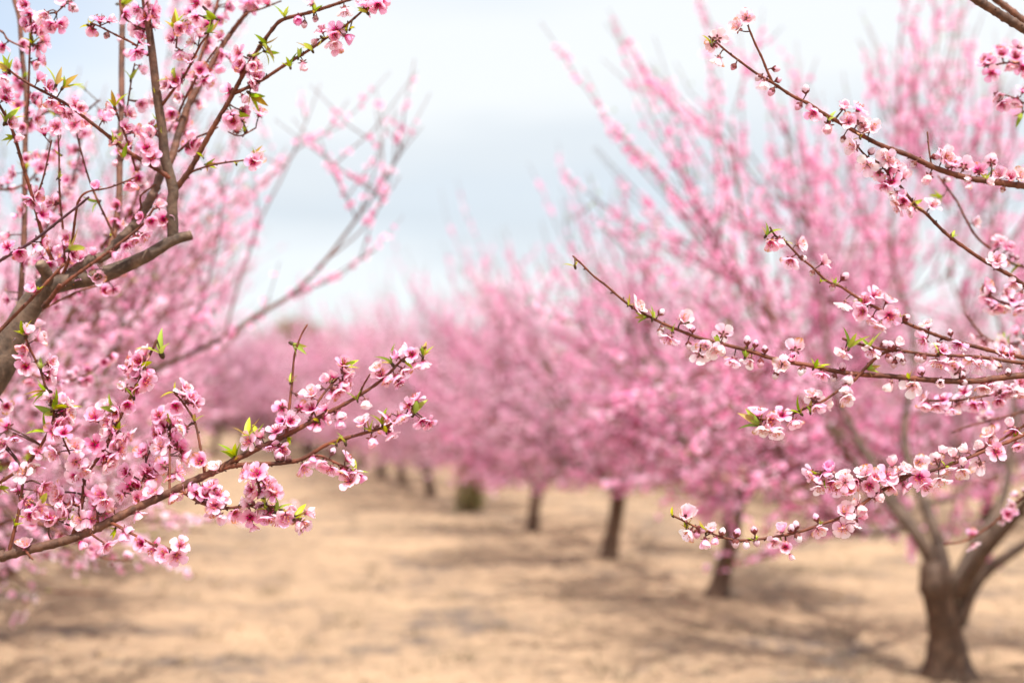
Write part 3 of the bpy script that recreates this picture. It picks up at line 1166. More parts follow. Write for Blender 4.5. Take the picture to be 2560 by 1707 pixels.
    def flowers(s, reg, text, size=1.0, skip=1.0):
        for x, y, f in items(reg, text):
            kind = f[0][0]
            D, Bp, d, br, ow = s.nearest(x, y)
            C = at(x, y, d)
            toC = nrm(EYE - C)
            flat = C - Bp
            flat = flat - toC * np.dot(flat, toC)
            out = nrm(flat) if np.linalg.norm(flat) > 0.002 else nrm(s.g.normal(0, 1, 3))
            jit = s.g.normal(0, 1, 3)
            sz = (1.06 if s.pal[0] == "pale" else 1.02) * size * s.g.uniform(0.90, 1.10) * (float(f[1]) if len(f) > 1 else 1)
            if kind == "f":
                ax, k, h, dz = toC + 0.55 * out + jit * 0.34, "f", 0.009, 0.010
            elif kind == "d":
                ax, k, h, dz = 0.55 * toC + out + jit * 0.2 - UPV * 0.15, "f", 0.009, 0.004
            elif kind == "s":
                ax, k, h, dz = out + jit * 0.2 + toC * 0.1, "f", 0.009, 0.0
            elif kind == "b":
                ax, k, h, dz = -0.8 * toC + 0.5 * out + jit * 0.15, "f", 0.007, -0.004
            elif kind == "v":
                ax, k, h, dz = out * 0.8 + toC * 0.45 + jit * 0.25, "v", 0.008, 0.004
            else:
                ax, k, h, dz = out + jit * 0.25, "u", 0.007, 0.002
            ax = nrm(ax)
            origin = C + toC * dz - ax * h * sz
            s.add(k, s.palette(f[0][1:]), ax, origin, Bp, ow, sz)
            # a neighbour from the same cluster
            if k == "f" and s.g.random() < s.twin:
                o2 = nrm(s.g.normal(0, 1, 3))
                s.add("f" if s.g.random() < 0.75 else "v", s.palette(f[0][1:]), nrm(ax * 0.5 + o2), origin + (o2 - toC * 0.4) * 0.014, Bp, ow, sz * s.g.uniform(0.8, 1.0))

    def leaves(s, reg, text, size=1.0):
        for x, y, f in items(reg, text):
            D, Bp, d, br, ow = s.nearest(x, y)
            C = at(x, y, d - 0.004)
            toC = nrm(EYE - C)
            v = C - Bp
            v = v - toC * np.dot(v, toC)
            o = nrm(v) if np.linalg.norm(v) > 0.006 else nrm(UPV + s.g.normal(0, 0.5, 3))
            ax = nrm(o + 0.45 * UPV + 0.25 * toC + s.g.normal(0, 0.15, 3))
            sz = 1.28 * size * s.g.uniform(0.85, 1.15) * (float(f[0]) if f else 1)
            org = C - ax * 0.013 * sz
            var = int(s.g.integers(0, len(TUFT)))
            s.items.append(("leaf", "", frames(ax[None], np.array([s.g.uniform(0, 6.28)]))[0] * sz, org, var, sz))
            dd = np.linalg.norm(org - Bp)
            if dd > 0.004:
                s.branches[ow].append(tube(np.array([Bp, (Bp + org) / 2, org + ax * 0.002]), np.array([0.0017, 0.0014, 0.0012]), 5, np.array([0.11, 0.07, 0.03])))

    def put(s, name, key, geo, material, R, T, parent=None):
        M = Matrix([[*R[0], T[0]], [*R[1], T[1]], [*R[2], T[2]], [0, 0, 0, 1]]) if R is not None else None
        o = link(name, cached(key, geo, material), parent or s.root)
        if M is not None:
            o.matrix_basis = M
        return o

    def finish(s, trunk_r, azs, seed):
        # the trunk and the limbs that grow away from the picture
        g = np.random.default_rng(seed)
        zs = np.array([-0.1, 0.0, 0.06, 0.2, 0.42, 0.62, 0.70])
        P = np.column_stack([0.02 * np.sin(zs * 6), 0.02 * np.cos(zs * 5) - 0.02, zs, trunk_r * np.array([1.7, 1.4, 1.2, 1.02, 1.0, 1.1, 0.8])])
        q = spline(P, 0.02)
        link("trunk", tube(q[:, :3], q[:, 3], 14, BARK_OLD).mesh("trunk", M_BARK), s.root)
        for parts in s.branches:
            geo = Geo.join(parts)
            geo.V = geo.V - s.loc
            link("branch", geo.mesh("branch", M_BARK), s.root)
        rest_b, rest_l = [], []
        for az in azs:
            tr, br, bl, lf = gen_tree(seed + int(az * 100), nscaf=1, az0=az, spread=1.8, height=3.6, shoots=(36, 44))
            link("branch", br[0].mesh("branch", M_BARK), s.root)
            rest_b.append(bl)
            rest_l.append(lf)
        # the 100 that show largest of each kind as parts of their own, the others as one mass
        order = {"f": [], "v": [], "u": [], "leaf": []}
        for it in s.items:
            order[it[0]].append(it)
        bl_ = sorted(order["f"], key=lambda i: np.linalg.norm(i[3] - EYE) / i[5])
        bu_ = sorted(order["v"], key=lambda i: np.linalg.norm(i[3] - EYE) / i[5]) + sorted(order["u"], key=lambda i: np.linalg.norm(i[3] - EYE) / i[5])
        le_ = sorted(order["leaf"], key=lambda i: np.linalg.norm(i[3] - EYE) / i[5])
        print("NEAR", s.root.name, len(bl_), len(bu_), len(le_), len(s.branches))
        rest_bud = []
        for n, (k, pal, R, T, var, sz) in enumerate(bl_ + bu_):
            pet, sta, cal = FLOW[pal, k][var]
            mine = n < 100 if k == "f" else n - len(bl_) < 100
            if mine:
                nm = "blossom" if k == "f" else "bud"
                o = s.put(nm, f"{nm}_{pal}_{k}{var}", pet, M_PETAL, R, T - s.loc)
                s.put("calyx", f"calyx_{k}{var}", cal, M_PART, None, None, o)
                if sta:
                    s.put("stamens", f"stamens_{pal}{var}", sta, M_PART, None, None, o)
            else:
                gg = Geo.join([pet, cal] + ([sta] if sta else []))
                w = gg.inst(R[None], (T - s.loc)[None], 1 + s.g.normal(0, 1, (1, 1)) * np.array([[0.02, 0.10, 0.07]]))
                (rest_b if k == "f" else rest_bud).append(w)
        for n, (k, pal, R, T, var, sz) in enumerate(le_):
            if n < 100:
                s.put("leaf_tuft", f"leaf_tuft_{var}", TUFT[var], M_LEAF, R, T - s.loc)
            else:
                rest_l.append(TUFT[var].inst(R[None], (T - s.loc)[None]))
        for nm, r, m in (("blossoms", rest_b, M_PETAL), ("buds", rest_bud, M_PETAL), ("leaves", rest_l, M_LEAF)):
            if r:
                o = link(nm, Geo.join(r).mesh(nm, m), s.root)
                tag(o, kind="stuff")


# ---- the long sparse limb of the second tree of the left row
def leaning_limb():
    g = np.random.default_rng(77)
    base = np.array(LEANING.location)
    D = 5.75
    B0 = np.array([-2.73, 5.6, 0.60])
    paths = [
        ([(-300, 1330), (60, 1110), (240, 985), (430, 905), (560, 842), (640, 790), (730, 735), (811, 654), (877, 567), (944, 475), (969, 435), (1010, 372), (1056, 317)], 15, 2.2, True),
        ([(560, 842), (600, 700), (653, 547), (704, 445), (745, 353), (775, 280), (801, 210)], 5, 2, False),
        ([(960, 445), (959, 419), (950, 340), (939, 271)], 4, 2.6, False),
        ([(890, 550), (877, 516), (826, 419), (801, 348)], 4, 2.6, False),
        ([(640, 790), (730, 740), (816, 700), (944, 618)], 5, 2.6, False),
        ([(811, 654), (900, 580), (960, 500), (1000, 440)], 4, 2.4, False),
        ([(430, 905), (500, 760), (540, 620), (560, 480), (600, 360)], 6, 2.2, False),
        ([(240, 985), (290, 860), (305, 800), (270, 760), (230, 735)], 15, 8, False),
        ([(300, 830), (360, 760), (400, 620), (430, 480)], 9, 3, False),
        ([(120, 1070), (150, 940), (240, 820), (300, 700), (320, 560)], 12, 4, False),
        ([(620, 800), (560, 870), (540, 880), (500, 860)], 5, 2.5, False),
    ]
    wood, pos, axs = [], [], []
    for pts, r0, r1, root in paths:
        d = np.linspace(D, D + g.uniform(-0.25, 0.35), len(pts))
        P = np.array([at(x, y, dd) for (x, y), dd in zip(pts, d)])
        rr = np.linspace(r0 * 0.6, max(0.9, r1 * 0.45), len(pts)) * D / FPX
        if root:
            P = np.vstack([B0, P])
            rr = np.concatenate([[0.055], rr])
        q = spline(np.column_stack([P, rr]), 0.04)
        wood.append(tube(q[:, :3], q[:, 3], 8, bark_col(q[:, 3])))
        a, b = shoot_blossoms(q[:, :3], 34 if r0 < 14 else 22, g, 0.1, 0.80)
        clump = np.sin(a[:, 0] * 11 + a[:, 2] * 9) > 0.0
        pos.append(a[clump])
        axs.append(b[clump])
        for _ in range(int(len(q) * 0.22)):
            i = int(g.uniform(0.25, 0.98) * (len(q) - 1))
            if q[i, 0] < -2.0:
                continue
            d_ = nrm(np.array([g.normal(0.1, 0.5), g.normal(0, 0.5), g.uniform(0.1, 1.0)]))
            l_ = g.uniform(0.2, 0.55)
            pp = np.array([q[i, :3], q[i, :3] + d_ * l_ * 0.5 + g.normal(0, 0.015, 3), q[i, :3] + d_ * l_ + [0, 0, 0.06]])
            wood.append(tube(pp, np.array([0.0034, 0.0027, 0.0015]), 4, BARK_NEW))
            a, b = shoot_blossoms(pp, 17, g, 0.1, 0.85)
            pos.append(a)
            axs.append(b)
    W_ = Geo.join(wood)
    W_.V = W_.V - base
    pos, axs = np.concatenate(pos), np.concatenate(axs)
    N = len(pos)
    bl = SMALL.inst(frames(axs, g.uniform(0, 6, N)) * g.uniform(0.85, 1.1, N)[:, None, None], pos - base, 1 + g.normal(0, 1, (N, 1)) * np.array([[0.03, 0.2, 0.12]]))
    o = link("branch", W_.mesh("branch", M_BARK), LEANING)
    o["label"] = "long bare limb leaning out over the alley"
    o = link("blossoms", bl.mesh("blossoms", M_PETAL, smooth=False), LEANING)
    tag(o, kind="stuff")


leaning_limb()

# ---- right tree: pale blossoms, trunk outside the picture
RT = (2.75, 3.70, 0.0)
R_ = NearTree("peach_tree", RT, "sharp peach tree with long reddish branches of pale blossoms reaching in from the right edge", ("pale", 0.86), 21, "near peach trees")
FA = [(2.74, 3.68, 0.60, 0.055), (2.25, 3.42, 0.98, 0.040), (1.72, 3.08, 1.30, 0.026)]
FB = [(2.74, 3.68, 0.62, 0.055), (2.35, 3.45, 1.15, 0.040), (1.85, 3.15, 1.62, 0.026)]
R_.branch("P", "2700 930, 2560 938, 2496 945, 2441 952, 2359 952, 2276 945, 2222 940, 2153 936, 2085 927, 2030 914, 1983 907, 1928 895, 1874 877, 1819 863, 1750 845, 1704 828, 1654 807, 1613 786, 1577 765, 1545 740, 1517 715, 1484 690, 1454 660, 1432 640", 2.56, 2.46, 8.5, 2.2, ext=FA)
R_.branch("P", "2700 480, 2560 465, 2466 452, 2413 444, 2338 420, 2275 390, 2206 365, 2157 340, 2094 304, 2055 282, 2022 260, 1979 239, 1929 206, 1894 186, 1850 154, 1817 129, 1795 110, 1772 91", 2.72, 2.52, 9, 2.3, ext=FB)
R_.branch("P", "1931 206, 1918 178, 1905 145, 1888 110, 1872 71", None, 2.54, 3.2, 2.4)
R_.branch("P", "2700 812, 2560 713, 2531 692, 2496 672, 2454 648, 2413 620, 2364 583, 2316 535, 2299 523, 2274 495, 2252 467, 2218 431, 2199 409, 2167 392, 2140 362", 2.70, 2.62, 6.5, 2.4, ext=FA)
R_.branch("P", "2700 926, 2560 894, 2496 881, 2441 867, 2386 853, 2331 834, 2276 812, 2222 785, 2167 757, 2139 741, 2101 716, 2068 703, 2030 667, 2002 645, 1967 609, 1939 590, 1925 568", 2.66, 2.58, 6, 2.4, ext=FA)
R_.branch("P", "2700 925, 2560 908, 2510 901, 2455 893, 2386 889, 2331 888, 2263 878, 2208 873, 2139 858, 2106 846", 2.58, 2.50, 5, 3.0, ext=FA)
R_.branch("P", "2240 872, 2202 886, 2167 916, 2134 952, 2098 974, 2068 996, 2038 1012, 2016 1019, 1983 1033, 1912 1048, 1890 1046", None, 2.50, 4, 2.3)
R_.branch("P", "2700 1020, 2560 1086, 2510 1108, 2468 1124, 2427 1141, 2386 1157, 2326 1177, 2263 1190, 2200 1200, 2139 1201, 2080 1190, 2050 1183", 2.56, 2.50, 5.5, 2.6, ext=FA)
R_.branch("P", "2700 985, 2560 1064, 2500 1100, 2440 1130", 2.60, 2.54, 4, 2.5, ext=FA)
R_.branch("P", "2268 1190, 2215 1220, 2176 1244, 2129 1280, 2094 1296, 2052 1310, 2011 1325, 1970 1335, 1929 1343, 1888 1348, 1847 1350, 1808 1343, 1770 1329, 1732 1313, 1704 1299, 1682 1288", None, 2.46, 4.5, 2.3)
R_.branch("P", "2700 160, 2560 73, 2517 47, 2479 23, 2434 -5, 2380 -45", 2.72, 2.66, 12.5, 10, ext=FB)
R_.branch("P", "2700 130, 2600 85, 2546 42, 2517 19, 2485 -5, 2440 -50", 2.85, 2.85, 9, 8, ext=FB)
# softly blurred sprays a little farther back
R_.branch("P", "2700 930, 2560 968, 2427 996, 2370 1001, 2310 1000", 2.86, 2.82, 4, 2.4, ext=FA)
R_.branch("P", "2760 800, 2620 780, 2560 768, 2496 752, 2455 725", 3.02, 2.98, 4, 2.4, ext=FA)
R_.branch("P", "2760 700, 2560 668, 2505 640, 2440 590, 2390 500, 2345 440", 3.15, 3.15, 4.5, 2.2, ext=FA, auto=16)
R_.branch("P", "2760 190, 2640 175, 2560 160, 2500 160, 2458 180", 2.98, 2.96, 4, 2.2, ext=FB)
R_.branch("P", "2760 300, 2640 285, 2570 262, 2520 240, 2490 236", 2.92, 2.92, 3, 2, ext=FB)
R_.branch("P", "2800 1000, 2640 1010, 2520 1040, 2440 1060, 2380 1080", 3.35, 3.4, 5, 2.2, ext=FA, auto=40)
R_.branch("P", "2800 860, 2640 840, 2520 860, 2460 840, 2410 780", 3.3, 3.4, 5, 2.2, ext=FA, auto=36)
R_.branch("P", "2800 1160, 2660 1180, 2560 1240, 2480 1310, 2415 1350, 2360 1360", 3.5, 3.6, 5, 2.4, ext=FA, auto=75)
R_.branch("P", "2330 425, 2322 370, 2318 330", None, 2.66, 2.4, 1.8)
R_.flowers("Q1", "785 600 s, 1000 655 u, 1210 715 f-, 1280 805 u, 985 840 u, 1060 910 d, 1245 960 u, 1395 970 f, 1350 1050 b, 1540 980 v, 1565 850 b 1.1, 1780 920 u 1.1, 1855 945 u, 1940 990 u, 1650 1110 d, 1800 1115 d, 1900 1120 u, 2100 1135 f 1.12, 2215 990 b 1.15, 2185 1080 v, 2040 1230 u, 2290 1180 u, 1000 800 u .7")
R_.flowers("Q2", "30 180 f+, 110 155 v, 300 180 s, 205 345 f+, 320 310 u, 520 340 s, 400 450 u, 700 480 u 1.1, 585 585 u, 690 740 d, 855 800 f+, 980 640 d, 1100 690 s, 1115 840 f+ 1.15, 940 880 d, 1260 855 u, 1010 930 d, 1455 920 s, 1410 1060 f+, 1660 985 u, 1730 1110 d+, 1550 1110 d, 1970 1070 b, 2150 1170 d+, 2260 980 v+ 1.1, 2320 1080 s")
R_.flowers("Q2", "680 1180 d, 940 1170 d, 1060 1090 u, 1120 1110 u 1.1, 1190 1090 v, 1200 1180 v, 1100 1220 u, 1150 1270 u, 1230 1260 u, 1360 1215 u, 1410 1225 u 1.1, 1530 1270 d, 1590 1210 v, 1850 1240 d, 1740 1330 b 1.2, 1770 1380 u, 1930 1260 d, 2040 1260 s, 1680 1270 d, 1600 1290 s")
R_.flowers("Q2", "490 1370 d, 300 1340 u, 680 1305 u, 745 1395 v, 715 1485 v, 600 1400 u, 1110 1465 v, 1395 1340 u, 1315 1480 f- 1.15, 1570 1440 v, 2105 1310 u, 2190 1345 u, 2110 1480 v, 1960 1490 d, 2310 1440 d, 2320 1310 u, 1775 1440 u, 2030 1480 d, 2200 1500 d")
R_.flowers("Q3", "460 160 f-, 370 250 f-, 200 350 b, 150 410 b .9, 200 550 d, 340 615 u, 575 705 u, 620 760 v, 730 630 u, 755 730 u, 690 835 u, 1000 815 u 1.1, 935 970 u, 1065 1040 f+, 1205 1155 v, 1350 970 v+, 1490 980 s+, 1390 1105 f+, 1480 1110 b, 1610 1160 d, 1340 1270 u, 1430 1340 f- 1.1, 1600 1380 u, 1725 1430 f- 1.05, 1560 1510 f-, 2180 1430 u, 1980 1500 u, 2280 1430 d, 1530 1190 d, 1800 1500 d")
R_.flowers("Q4", "790 1180 f+, 640 1090 b+, 850 1040 b, 950 1120 v, 820 1340 d, 930 1420 f+, 860 1500 d, 1020 1520 d, 1280 1450 d, 1220 1140 v, 1440 1170 u, 1700 1160 v .8, 1700 1220 v .8, 1920 1180 v .9, 2090 1290 u, 1400 880 d, 1510 970 d+, 1640 1010 b+, 1810 1060 b+, 1960 960 b, 1450 1000 u, 2300 1110 f, 2050 1100 d, 700 1250 d, 780 1000 s, 2180 1130 d+")
R_.flowers("P", "2470 160 b+, 2505 135 d+, 2540 140 f+, 2480 185 f+, 2460 150 d, 2525 165 d+, 2555 170 f+, 2590 140 d+, 2495 240 d, 2505 262 f+, 2540 255 d+, 2560 225 d+, 2590 250 d, 2545 120 b, 2575 190 d, 2620 160 f")
R_.flowers("Q5", "130 270 f+, 30 330 f+, 245 350 d+, 430 130 b, 400 90 s, 440 210 d, 715 30 v, 715 130 d, 60 400 d")
R_.flowers("Q6", "1075 110 s+, 1110 260 d, 1240 290 d")
R_.flowers("Q5", "560 770 v, 440 860 d, 470 950 d, 580 920 f+, 690 840 f, 745 960 f, 880 800 f- 1.1, 920 930 f+, 1080 830 f+, 1130 720 v, 1115 930 d+, 1250 770 d, 1260 940 s+, 1380 710 f, 1380 860 f+, 1440 930 d, 1575 890 d 1.1, 1540 690 b, 1690 640 v, 1800 600 v, 1760 690 v, 1770 800 d, 1930 730 b, 1950 560 v, 2090 620 f 1.1, 2020 450 d, 2210 370 v, 2240 440 d+, 2270 560 d+, 2030 530 d, 1000 1040 v, 1620 790 s, 1210 880 b+, 520 830 d+, 640 960 d+, 800 890 d+, 1010 860 d+, 990 960 d, 1170 800 d")
R_.flowers("Q6", "420 1040 v 1.2, 445 1210 d, 555 1175 u, 520 1215 u, 655 1175 v .8, 595 1290 v, 690 1270 v .8, 750 1200 u, 885 1210 u, 870 1300 u, 970 1315 u, 1060 1290 u, 1040 1180 u 1.1, 1225 1300 f .7, 1290 1175 v, 1325 1340 f .8, 1420 1140 u, 1380 1170 u, 1440 1250 u, 1605 1070 u, 1635 1185 f-, 1870 1010 f, 1850 1170 f-, 1910 1150 d, 1960 1120 u, 1960 930 d, 2010 980 v")
R_.flowers("Q5", "1430 190 d+, 1590 130 d+, 1670 240 d+, 1780 60 d+, 1870 200 f+, 1940 180 d+, 2050 40 d, 2060 80 v, 2150 110 d+, 2270 100 d, 1540 220 d+, 1740 180 b, 2100 160 d+, 2200 60 d, 1420 130 s, 2310 60 f")
R_.flowers("Q2", "2080 190 f+, 2200 210 f+, 2000 560 d+, 2180 620 d, 2000 700 d, 2100 760 d+, 2230 680 d+, 2300 640 v, 2040 780 b, 2170 760 d, 2280 780 d+, 2060 330 d, 2150 340 d, 1990 620 d, 2240 560 d, 2120 140 d")
R_.leaves("Q2", "20 50, 195 120 .8, 620 520 .8, 500 500 .6, 840 680 .7, 1215 810 .7, 760 1060 1.2, 910 1060 1.1, 2140 1020 1.3, 450 1270 .8, 960 1310 .9, 2240 390, 1690 80 .8, 1270 1370 .6, 2170 1060 .9, 1590 1160 .8")
R_.leaves("Q1", "190 160 1.1, 720 560 .6, 940 650 .9, 1090 800 .6, 1510 900 .7, 1770 1010 .8, 820 700 .7")
R_.leaves("Q3", "130 340 .9, 1230 1030 1.0, 1470 1210 .8")
R_.leaves("Q4", "1090 1440 .8, 2280 450 .9, 1900 1110 .7, 1340 1370 .7")
R_.leaves("Q5", "250 215 .9, 480 850 1.1, 380 200 .7, 1640 710 .8, 2260 440 .8")
R_.leaves("Q6", "1020 160 1.5, 255 990 .9, 415 1125 .7, 600 1150 .8, 1050 1240 .7, 1300 1245 .5, 1650 1105 .5")
R_.finish(0.085, (-1.3, -0.5, 0.3, 1.1), 301)

# ---- left tree: pinker blossoms, trunk outside the picture
LT = (-2.04, 2.60, 0.0)
L_ = NearTree("peach_tree", LT, "sharp peach tree with a sawn-off grey limb and deep pink blossoms filling the left side", ("pink", 0.78), 22, "near peach trees")
L_.branch("P", "-60 1000, 20 862, 75 765, 108 722, 122 712", 2.72, 2.74, 41, 27, ext=[(-2.03, 2.60, 0.58, 0.062), (-1.72, 2.63, 0.72, 0.052), (-1.38, 2.68, 0.98, 0.042)], nodes=False)
L_.branch("P", "96 742, 118 720, 160 706, 250 688, 357 645, 430 602, 478 588", None, 2.78, 25, 12.5, nodes=False)
L_.branch("P", "110 722, 118 690, 100 658", None, 2.70, 17, 14, nodes=False)
L_.branch("P", "150 712, 215 655, 262 640, 300 600, 345 550, 385 480, 410 415, 428 397, 466 274, 515 186, 545 131, 584 74, 630 14, 650 -30", None, 3.02, 14, 4.5)
L_.branch("P", "433 597, 430 510, 433 477, 420 422, 412 395, 406 329, 392 233, 381 137, 373 77, 363 10, 356 -60", 2.78, 2.72, 15, 8, nodes=False)
L_.branch("P", "440 472, 472 430, 507 367, 537 313, 576 247, 605 192, 637 137, 681 74, 709 49, 780 30, 873 0, 950 -25", 2.78, 2.62, 7.5, 3.2)
L_.branch("P", "586 234, 646 206, 714 162, 780 121, 824 90, 862 66, 928 8, 955 -20", None, 2.62, 4.5, 2.4)
L_.branch("P", "425 445, 400 428, 357 403, 315 376, 274 343, 214 296, 165 260, 74 211, 33 184, 12 165", 2.76, 2.60, 6, 2.6)
L_.branch("P", "149 690, 129 647, 107 592, 82 496, 58 416, 55 406, 30 324, 0 266, -30 225", None, 2.62, 5.5, 3.5)
L_.branch("P", "153 695, 175 636, 189 537, 197 501, 219 480, 274 469, 337 444", None, 2.66, 4, 1.8)
L_.branch("P", "-60 700, 0 652, 82 603, 153 548, 192 518, 222 493", 2.62, 2.50, 4.6, 3.0, ext=[(-1.60, 2.62, 0.85, 0.010), (-1.25, 2.62, 1.45, 0.007)], tint=(0.07, 0.035, 0.06))
L_.branch("P", "-60 880, -5 830, 30 795, 77 748, 137 685, 160 660", 2.60, 2.64, 5, 3.5, ext=[(-1.60, 2.62, 0.85, 0.010), (-1.20, 2.60, 1.30, 0.006)])
L_.branch("P", "110 765, 160 710, 236 655, 296 611, 354 564, 385 520", 2.70, 2.74, 5, 3)
L_.branch("P", "108 768, 128 745, 150 712", 2.68, 2.66, 7, 5)
L_.branch("P", "162 660, 159 592, 149 482, 148 400, 146 350", 2.76, 2.74, 3.2, 2.2)
L_.branch("P", "80 500, 95 482, 112 430, 129 351", None, 2.68, 2.6, 1.8)
L_.branch("P", "300 620, 274 565, 239 490, 217 430, 192 337", 2.82, 2.78, 3.2, 2.0)
L_.branch("P", "60 790, 50 760, 60 600, 63 356, 66 241, 55 137, 49 50, 36 0, 30 -40", 3.05, 3.2, 7.5, 6, nodes=False)
L_.branch("P", "66 300, 71 247, 74 137, 79 68, 73 22", 2.85, 2.8, 3, 2)
L_.branch("P", "270 640, 290 560, 298 480, 299 430, 304 247, 304 165, 307 0, 308 -40", 3.00, 3.2, 8, 7, nodes=False)
L_.branch("P", "370 140, 365 132, 329 107, 290 88, 247 66, 228 58", None, 2.66, 3.4, 2.0)
L_.branch("P", "404 265, 438 219, 466 181, 502 110, 521 85, 530 40", None, 2.70, 4.2, 2.0)
L_.branch("P", "440 300, 466 240, 500 180, 543 118", 2.9, 2.84, 3, 2)
L_.branch("P", "422 400, 466 300, 477 227, 540 20, 548 -20", 3.0, 3.06, 5, 4)
L_.branch("P", "572 86, 615 36, 655 22, 703 3", None, 2.9, 3, 1.8)
L_.branch("P", "315 290, 329 197, 337 159", 2.85, 2.8, 2.6, 1.8)
L_.branch("P", "345 440, 332 400, 315 345, 296 296, 285 252", 2.80, 2.74, 3, 2)
L_.branch("P", "445 380, 483 348, 521 332, 545 318", 2.84, 2.8, 3, 2)
L_.branch("P", "450 455, 480 430, 530 413, 576 405, 621 400, 640 396", 2.78, 2.70, 3, 1.8)
L_.branch("P", "300 -40, 303 30, 330 60, 372 78", 2.76, 2.74, 3, 2)
L_.branch("P", "-40 60, 5 80, 20 100, 60 120", 2.85, 2.8, 3, 2)
L_.branch("P", "250 -40, 180 -5, 160 15, 138 35", 2.8, 2.74, 2.4, 1.8)
L_.branch("P", "440 120, 442 90, 436 66", 2.74, 2.72, 2.4, 1.8)
L_.branch("P", "330 550, 352 520, 352 490, 390 460", 2.80, 2.76, 3, 2)
L_.branch("P", "640 320, 600 340, 570 330", 2.80, 2.76, 2, 1.6)
L_.branch("P", "60 800, 180 735, 240 715, 300 690", 2.9, 2.96, 3, 2, auto=14)
# lower left
L_.branch("P", "-40 1405, 0 1393, 55 1377, 137 1358, 192 1341, 247 1317, 329 1275, 411 1237, 466 1210, 521 1185, 562 1166", 2.42, 2.47, 12, 8.5, ext=[(-2.02, 2.58, 0.56, 0.05), (-1.66, 2.50, 0.70, 0.030), (-1.25, 2.43, 0.98, 0.014)])
L_.branch("P", "552 1171, 580 1152, 615 1136, 651 1117, 689 1101, 747 1071, 796 1043, 829 1027, 884 997, 939 961, 972 934, 1007 898, 1048 876, 1065 866", None, 2.50, 8, 2.4)
L_.branch("P", "540 1178, 575 1166, 615 1161, 692 1158, 747 1150, 774 1136, 815 1112, 843 1101, 911 1082, 966 1065, 1010 1038, 1026 1027, 1045 1005", None, 2.47, 6.5, 3)
L_.branch("P", "765 1142, 802 1139, 843 1158, 884 1175", None, 2.46, 3.4, 2.4)
L_.branch("P", "716 1086, 722 1030, 730 958, 736 890, 752 840, 768 812", None, 2.50, 4.2, 2.2)
L_.branch("P", "770 1058, 793 1008, 815 977, 835 955, 854 934", None, 2.52, 3.4, 2.2)
L_.branch("P", "900 985, 906 968, 925 935", None, 2.46, 2.6, 1.8)
L_.branch("P", "440 1222, 455 1228, 496 1253, 543 1269, 597 1267, 647 1261, 696 1272, 735 1290", None, 2.44, 4.2, 3)
L_.branch("P", "665 1262, 652 1236, 644 1204, 640 1185", None, 2.42, 3, 2.4)
L_.branch("P", "180 1345, 196 1300, 201 1276, 208 1237, 214 1190, 247 1142, 274 1095, 296 1051, 329 988, 354 939, 367 901, 384 868, 392 850", None, 2.44, 5.5, 3)
L_.branch("P", "512 1190, 508 1150, 502 1123, 491 1068, 480 1040, 452 999, 436 983", None, 2.50, 3.6, 2.2)
L_.branch("P", "424 1230, 424 1210, 425 1109, 425 1068", None, 2.54, 3.2, 2.2)
L_.branch("P", "-60 1245, 5 1202, 55 1169, 85 1139, 107 1105, 130 1060, 134 1035, 126 1005, 115 972, 101 925, 77 876, 63 840, 56 815", 2.52, 2.46, 4.4, 2.4, ext=[(-1.66, 2.52, 0.72, 0.02), (-1.30, 2.52, 1.05, 0.009)])
L_.branch("P", "25 1380, 25 1369, 47 1278, 58 1201, 66 1166", None, 2.44, 4.6, 3)
L_.branch("P", "212 1205, 181 1147, 159 1100", None, 2.40, 3.2, 2.4)
L_.branch("P", "270 1305, 288 1311, 329 1333, 378 1358, 411 1366, 439 1380", None, 2.36, 4, 2.2)
L_.branch("P", "225 1328, 233 1338, 263 1358", None, 2.36, 3.4, 2)
L_.branch("P", "246 1318, 244 1305, 243 1253, 241 1218", None, 2.44, 3.6, 2.2)
L_.branch("P", "62 1372, 70 1384, 82 1398", None, 2.38, 4, 2)
L_.branch("P", "350 1268, 345 1230, 365 1180", None, 2.54, 3, 2, auto=20)
L_.flowers("Z6", "1880 360 v, 1790 400 v .8, 2040 470 s, 1960 490 s, 1620 510 d, 1860 540 d+, 1700 620 d, 1330 520 d, 1340 590 d, 1300 660 d-, 1160 610 v, 1210 720 b, 1010 740 f- 1.1, 900 750 u, 910 880 b+, 1130 870 s, 1010 870 d, 830 990 f+, 740 870 b, 690 1070 f+, 430 1180 f+, 550 1120 v, 720 1230 b+, 1270 930 v, 1270 1000 v-, 1510 820 v-, 540 1200 u, 1060 1010 b+, 990 960 u, 1650 560 d, 1800 600 d, 650 1240 d+, 760 1260 d, 1090 690 u, 1250 730 d")
L_.flowers("Z6", "1480 990 s-, 1600 1030 u, 1570 1170 v-, 1740 1120 s-, 1830 960 f+, 1960 780 s, 2030 1010 d, 960 1420 f 1.1, 1030 1330 v .9, 1080 1360 v-, 1120 1390 v-, 1190 1440 d, 1210 1270 u, 1360 1330 d+, 1310 1460 d, 1400 1470 d, 1360 1530 f, 740 1320 u, 800 1330 u, 510 1460 f 1.05, 400 1440 u, 710 1320 u")
L_.flowers("Z7", "960 540 d, 1000 600 d, 1040 660 f+, 810 700 v-, 830 730 v-, 860 670 d, 690 850 f-, 820 890 f+, 910 820 v-, 1000 830 b+, 970 900 d, 1050 920 d, 1140 890 f- 1.1, 1310 950 d-, 1350 840 v-, 1260 940 v-, 480 830 d-, 550 880 v-, 400 620 v, 420 670 d, 530 660 d, 540 720 d, 280 630 v, 120 700 d 1.1, 360 730 u, 1190 830 v-, 770 770 d, 350 660 d, 580 760 u")
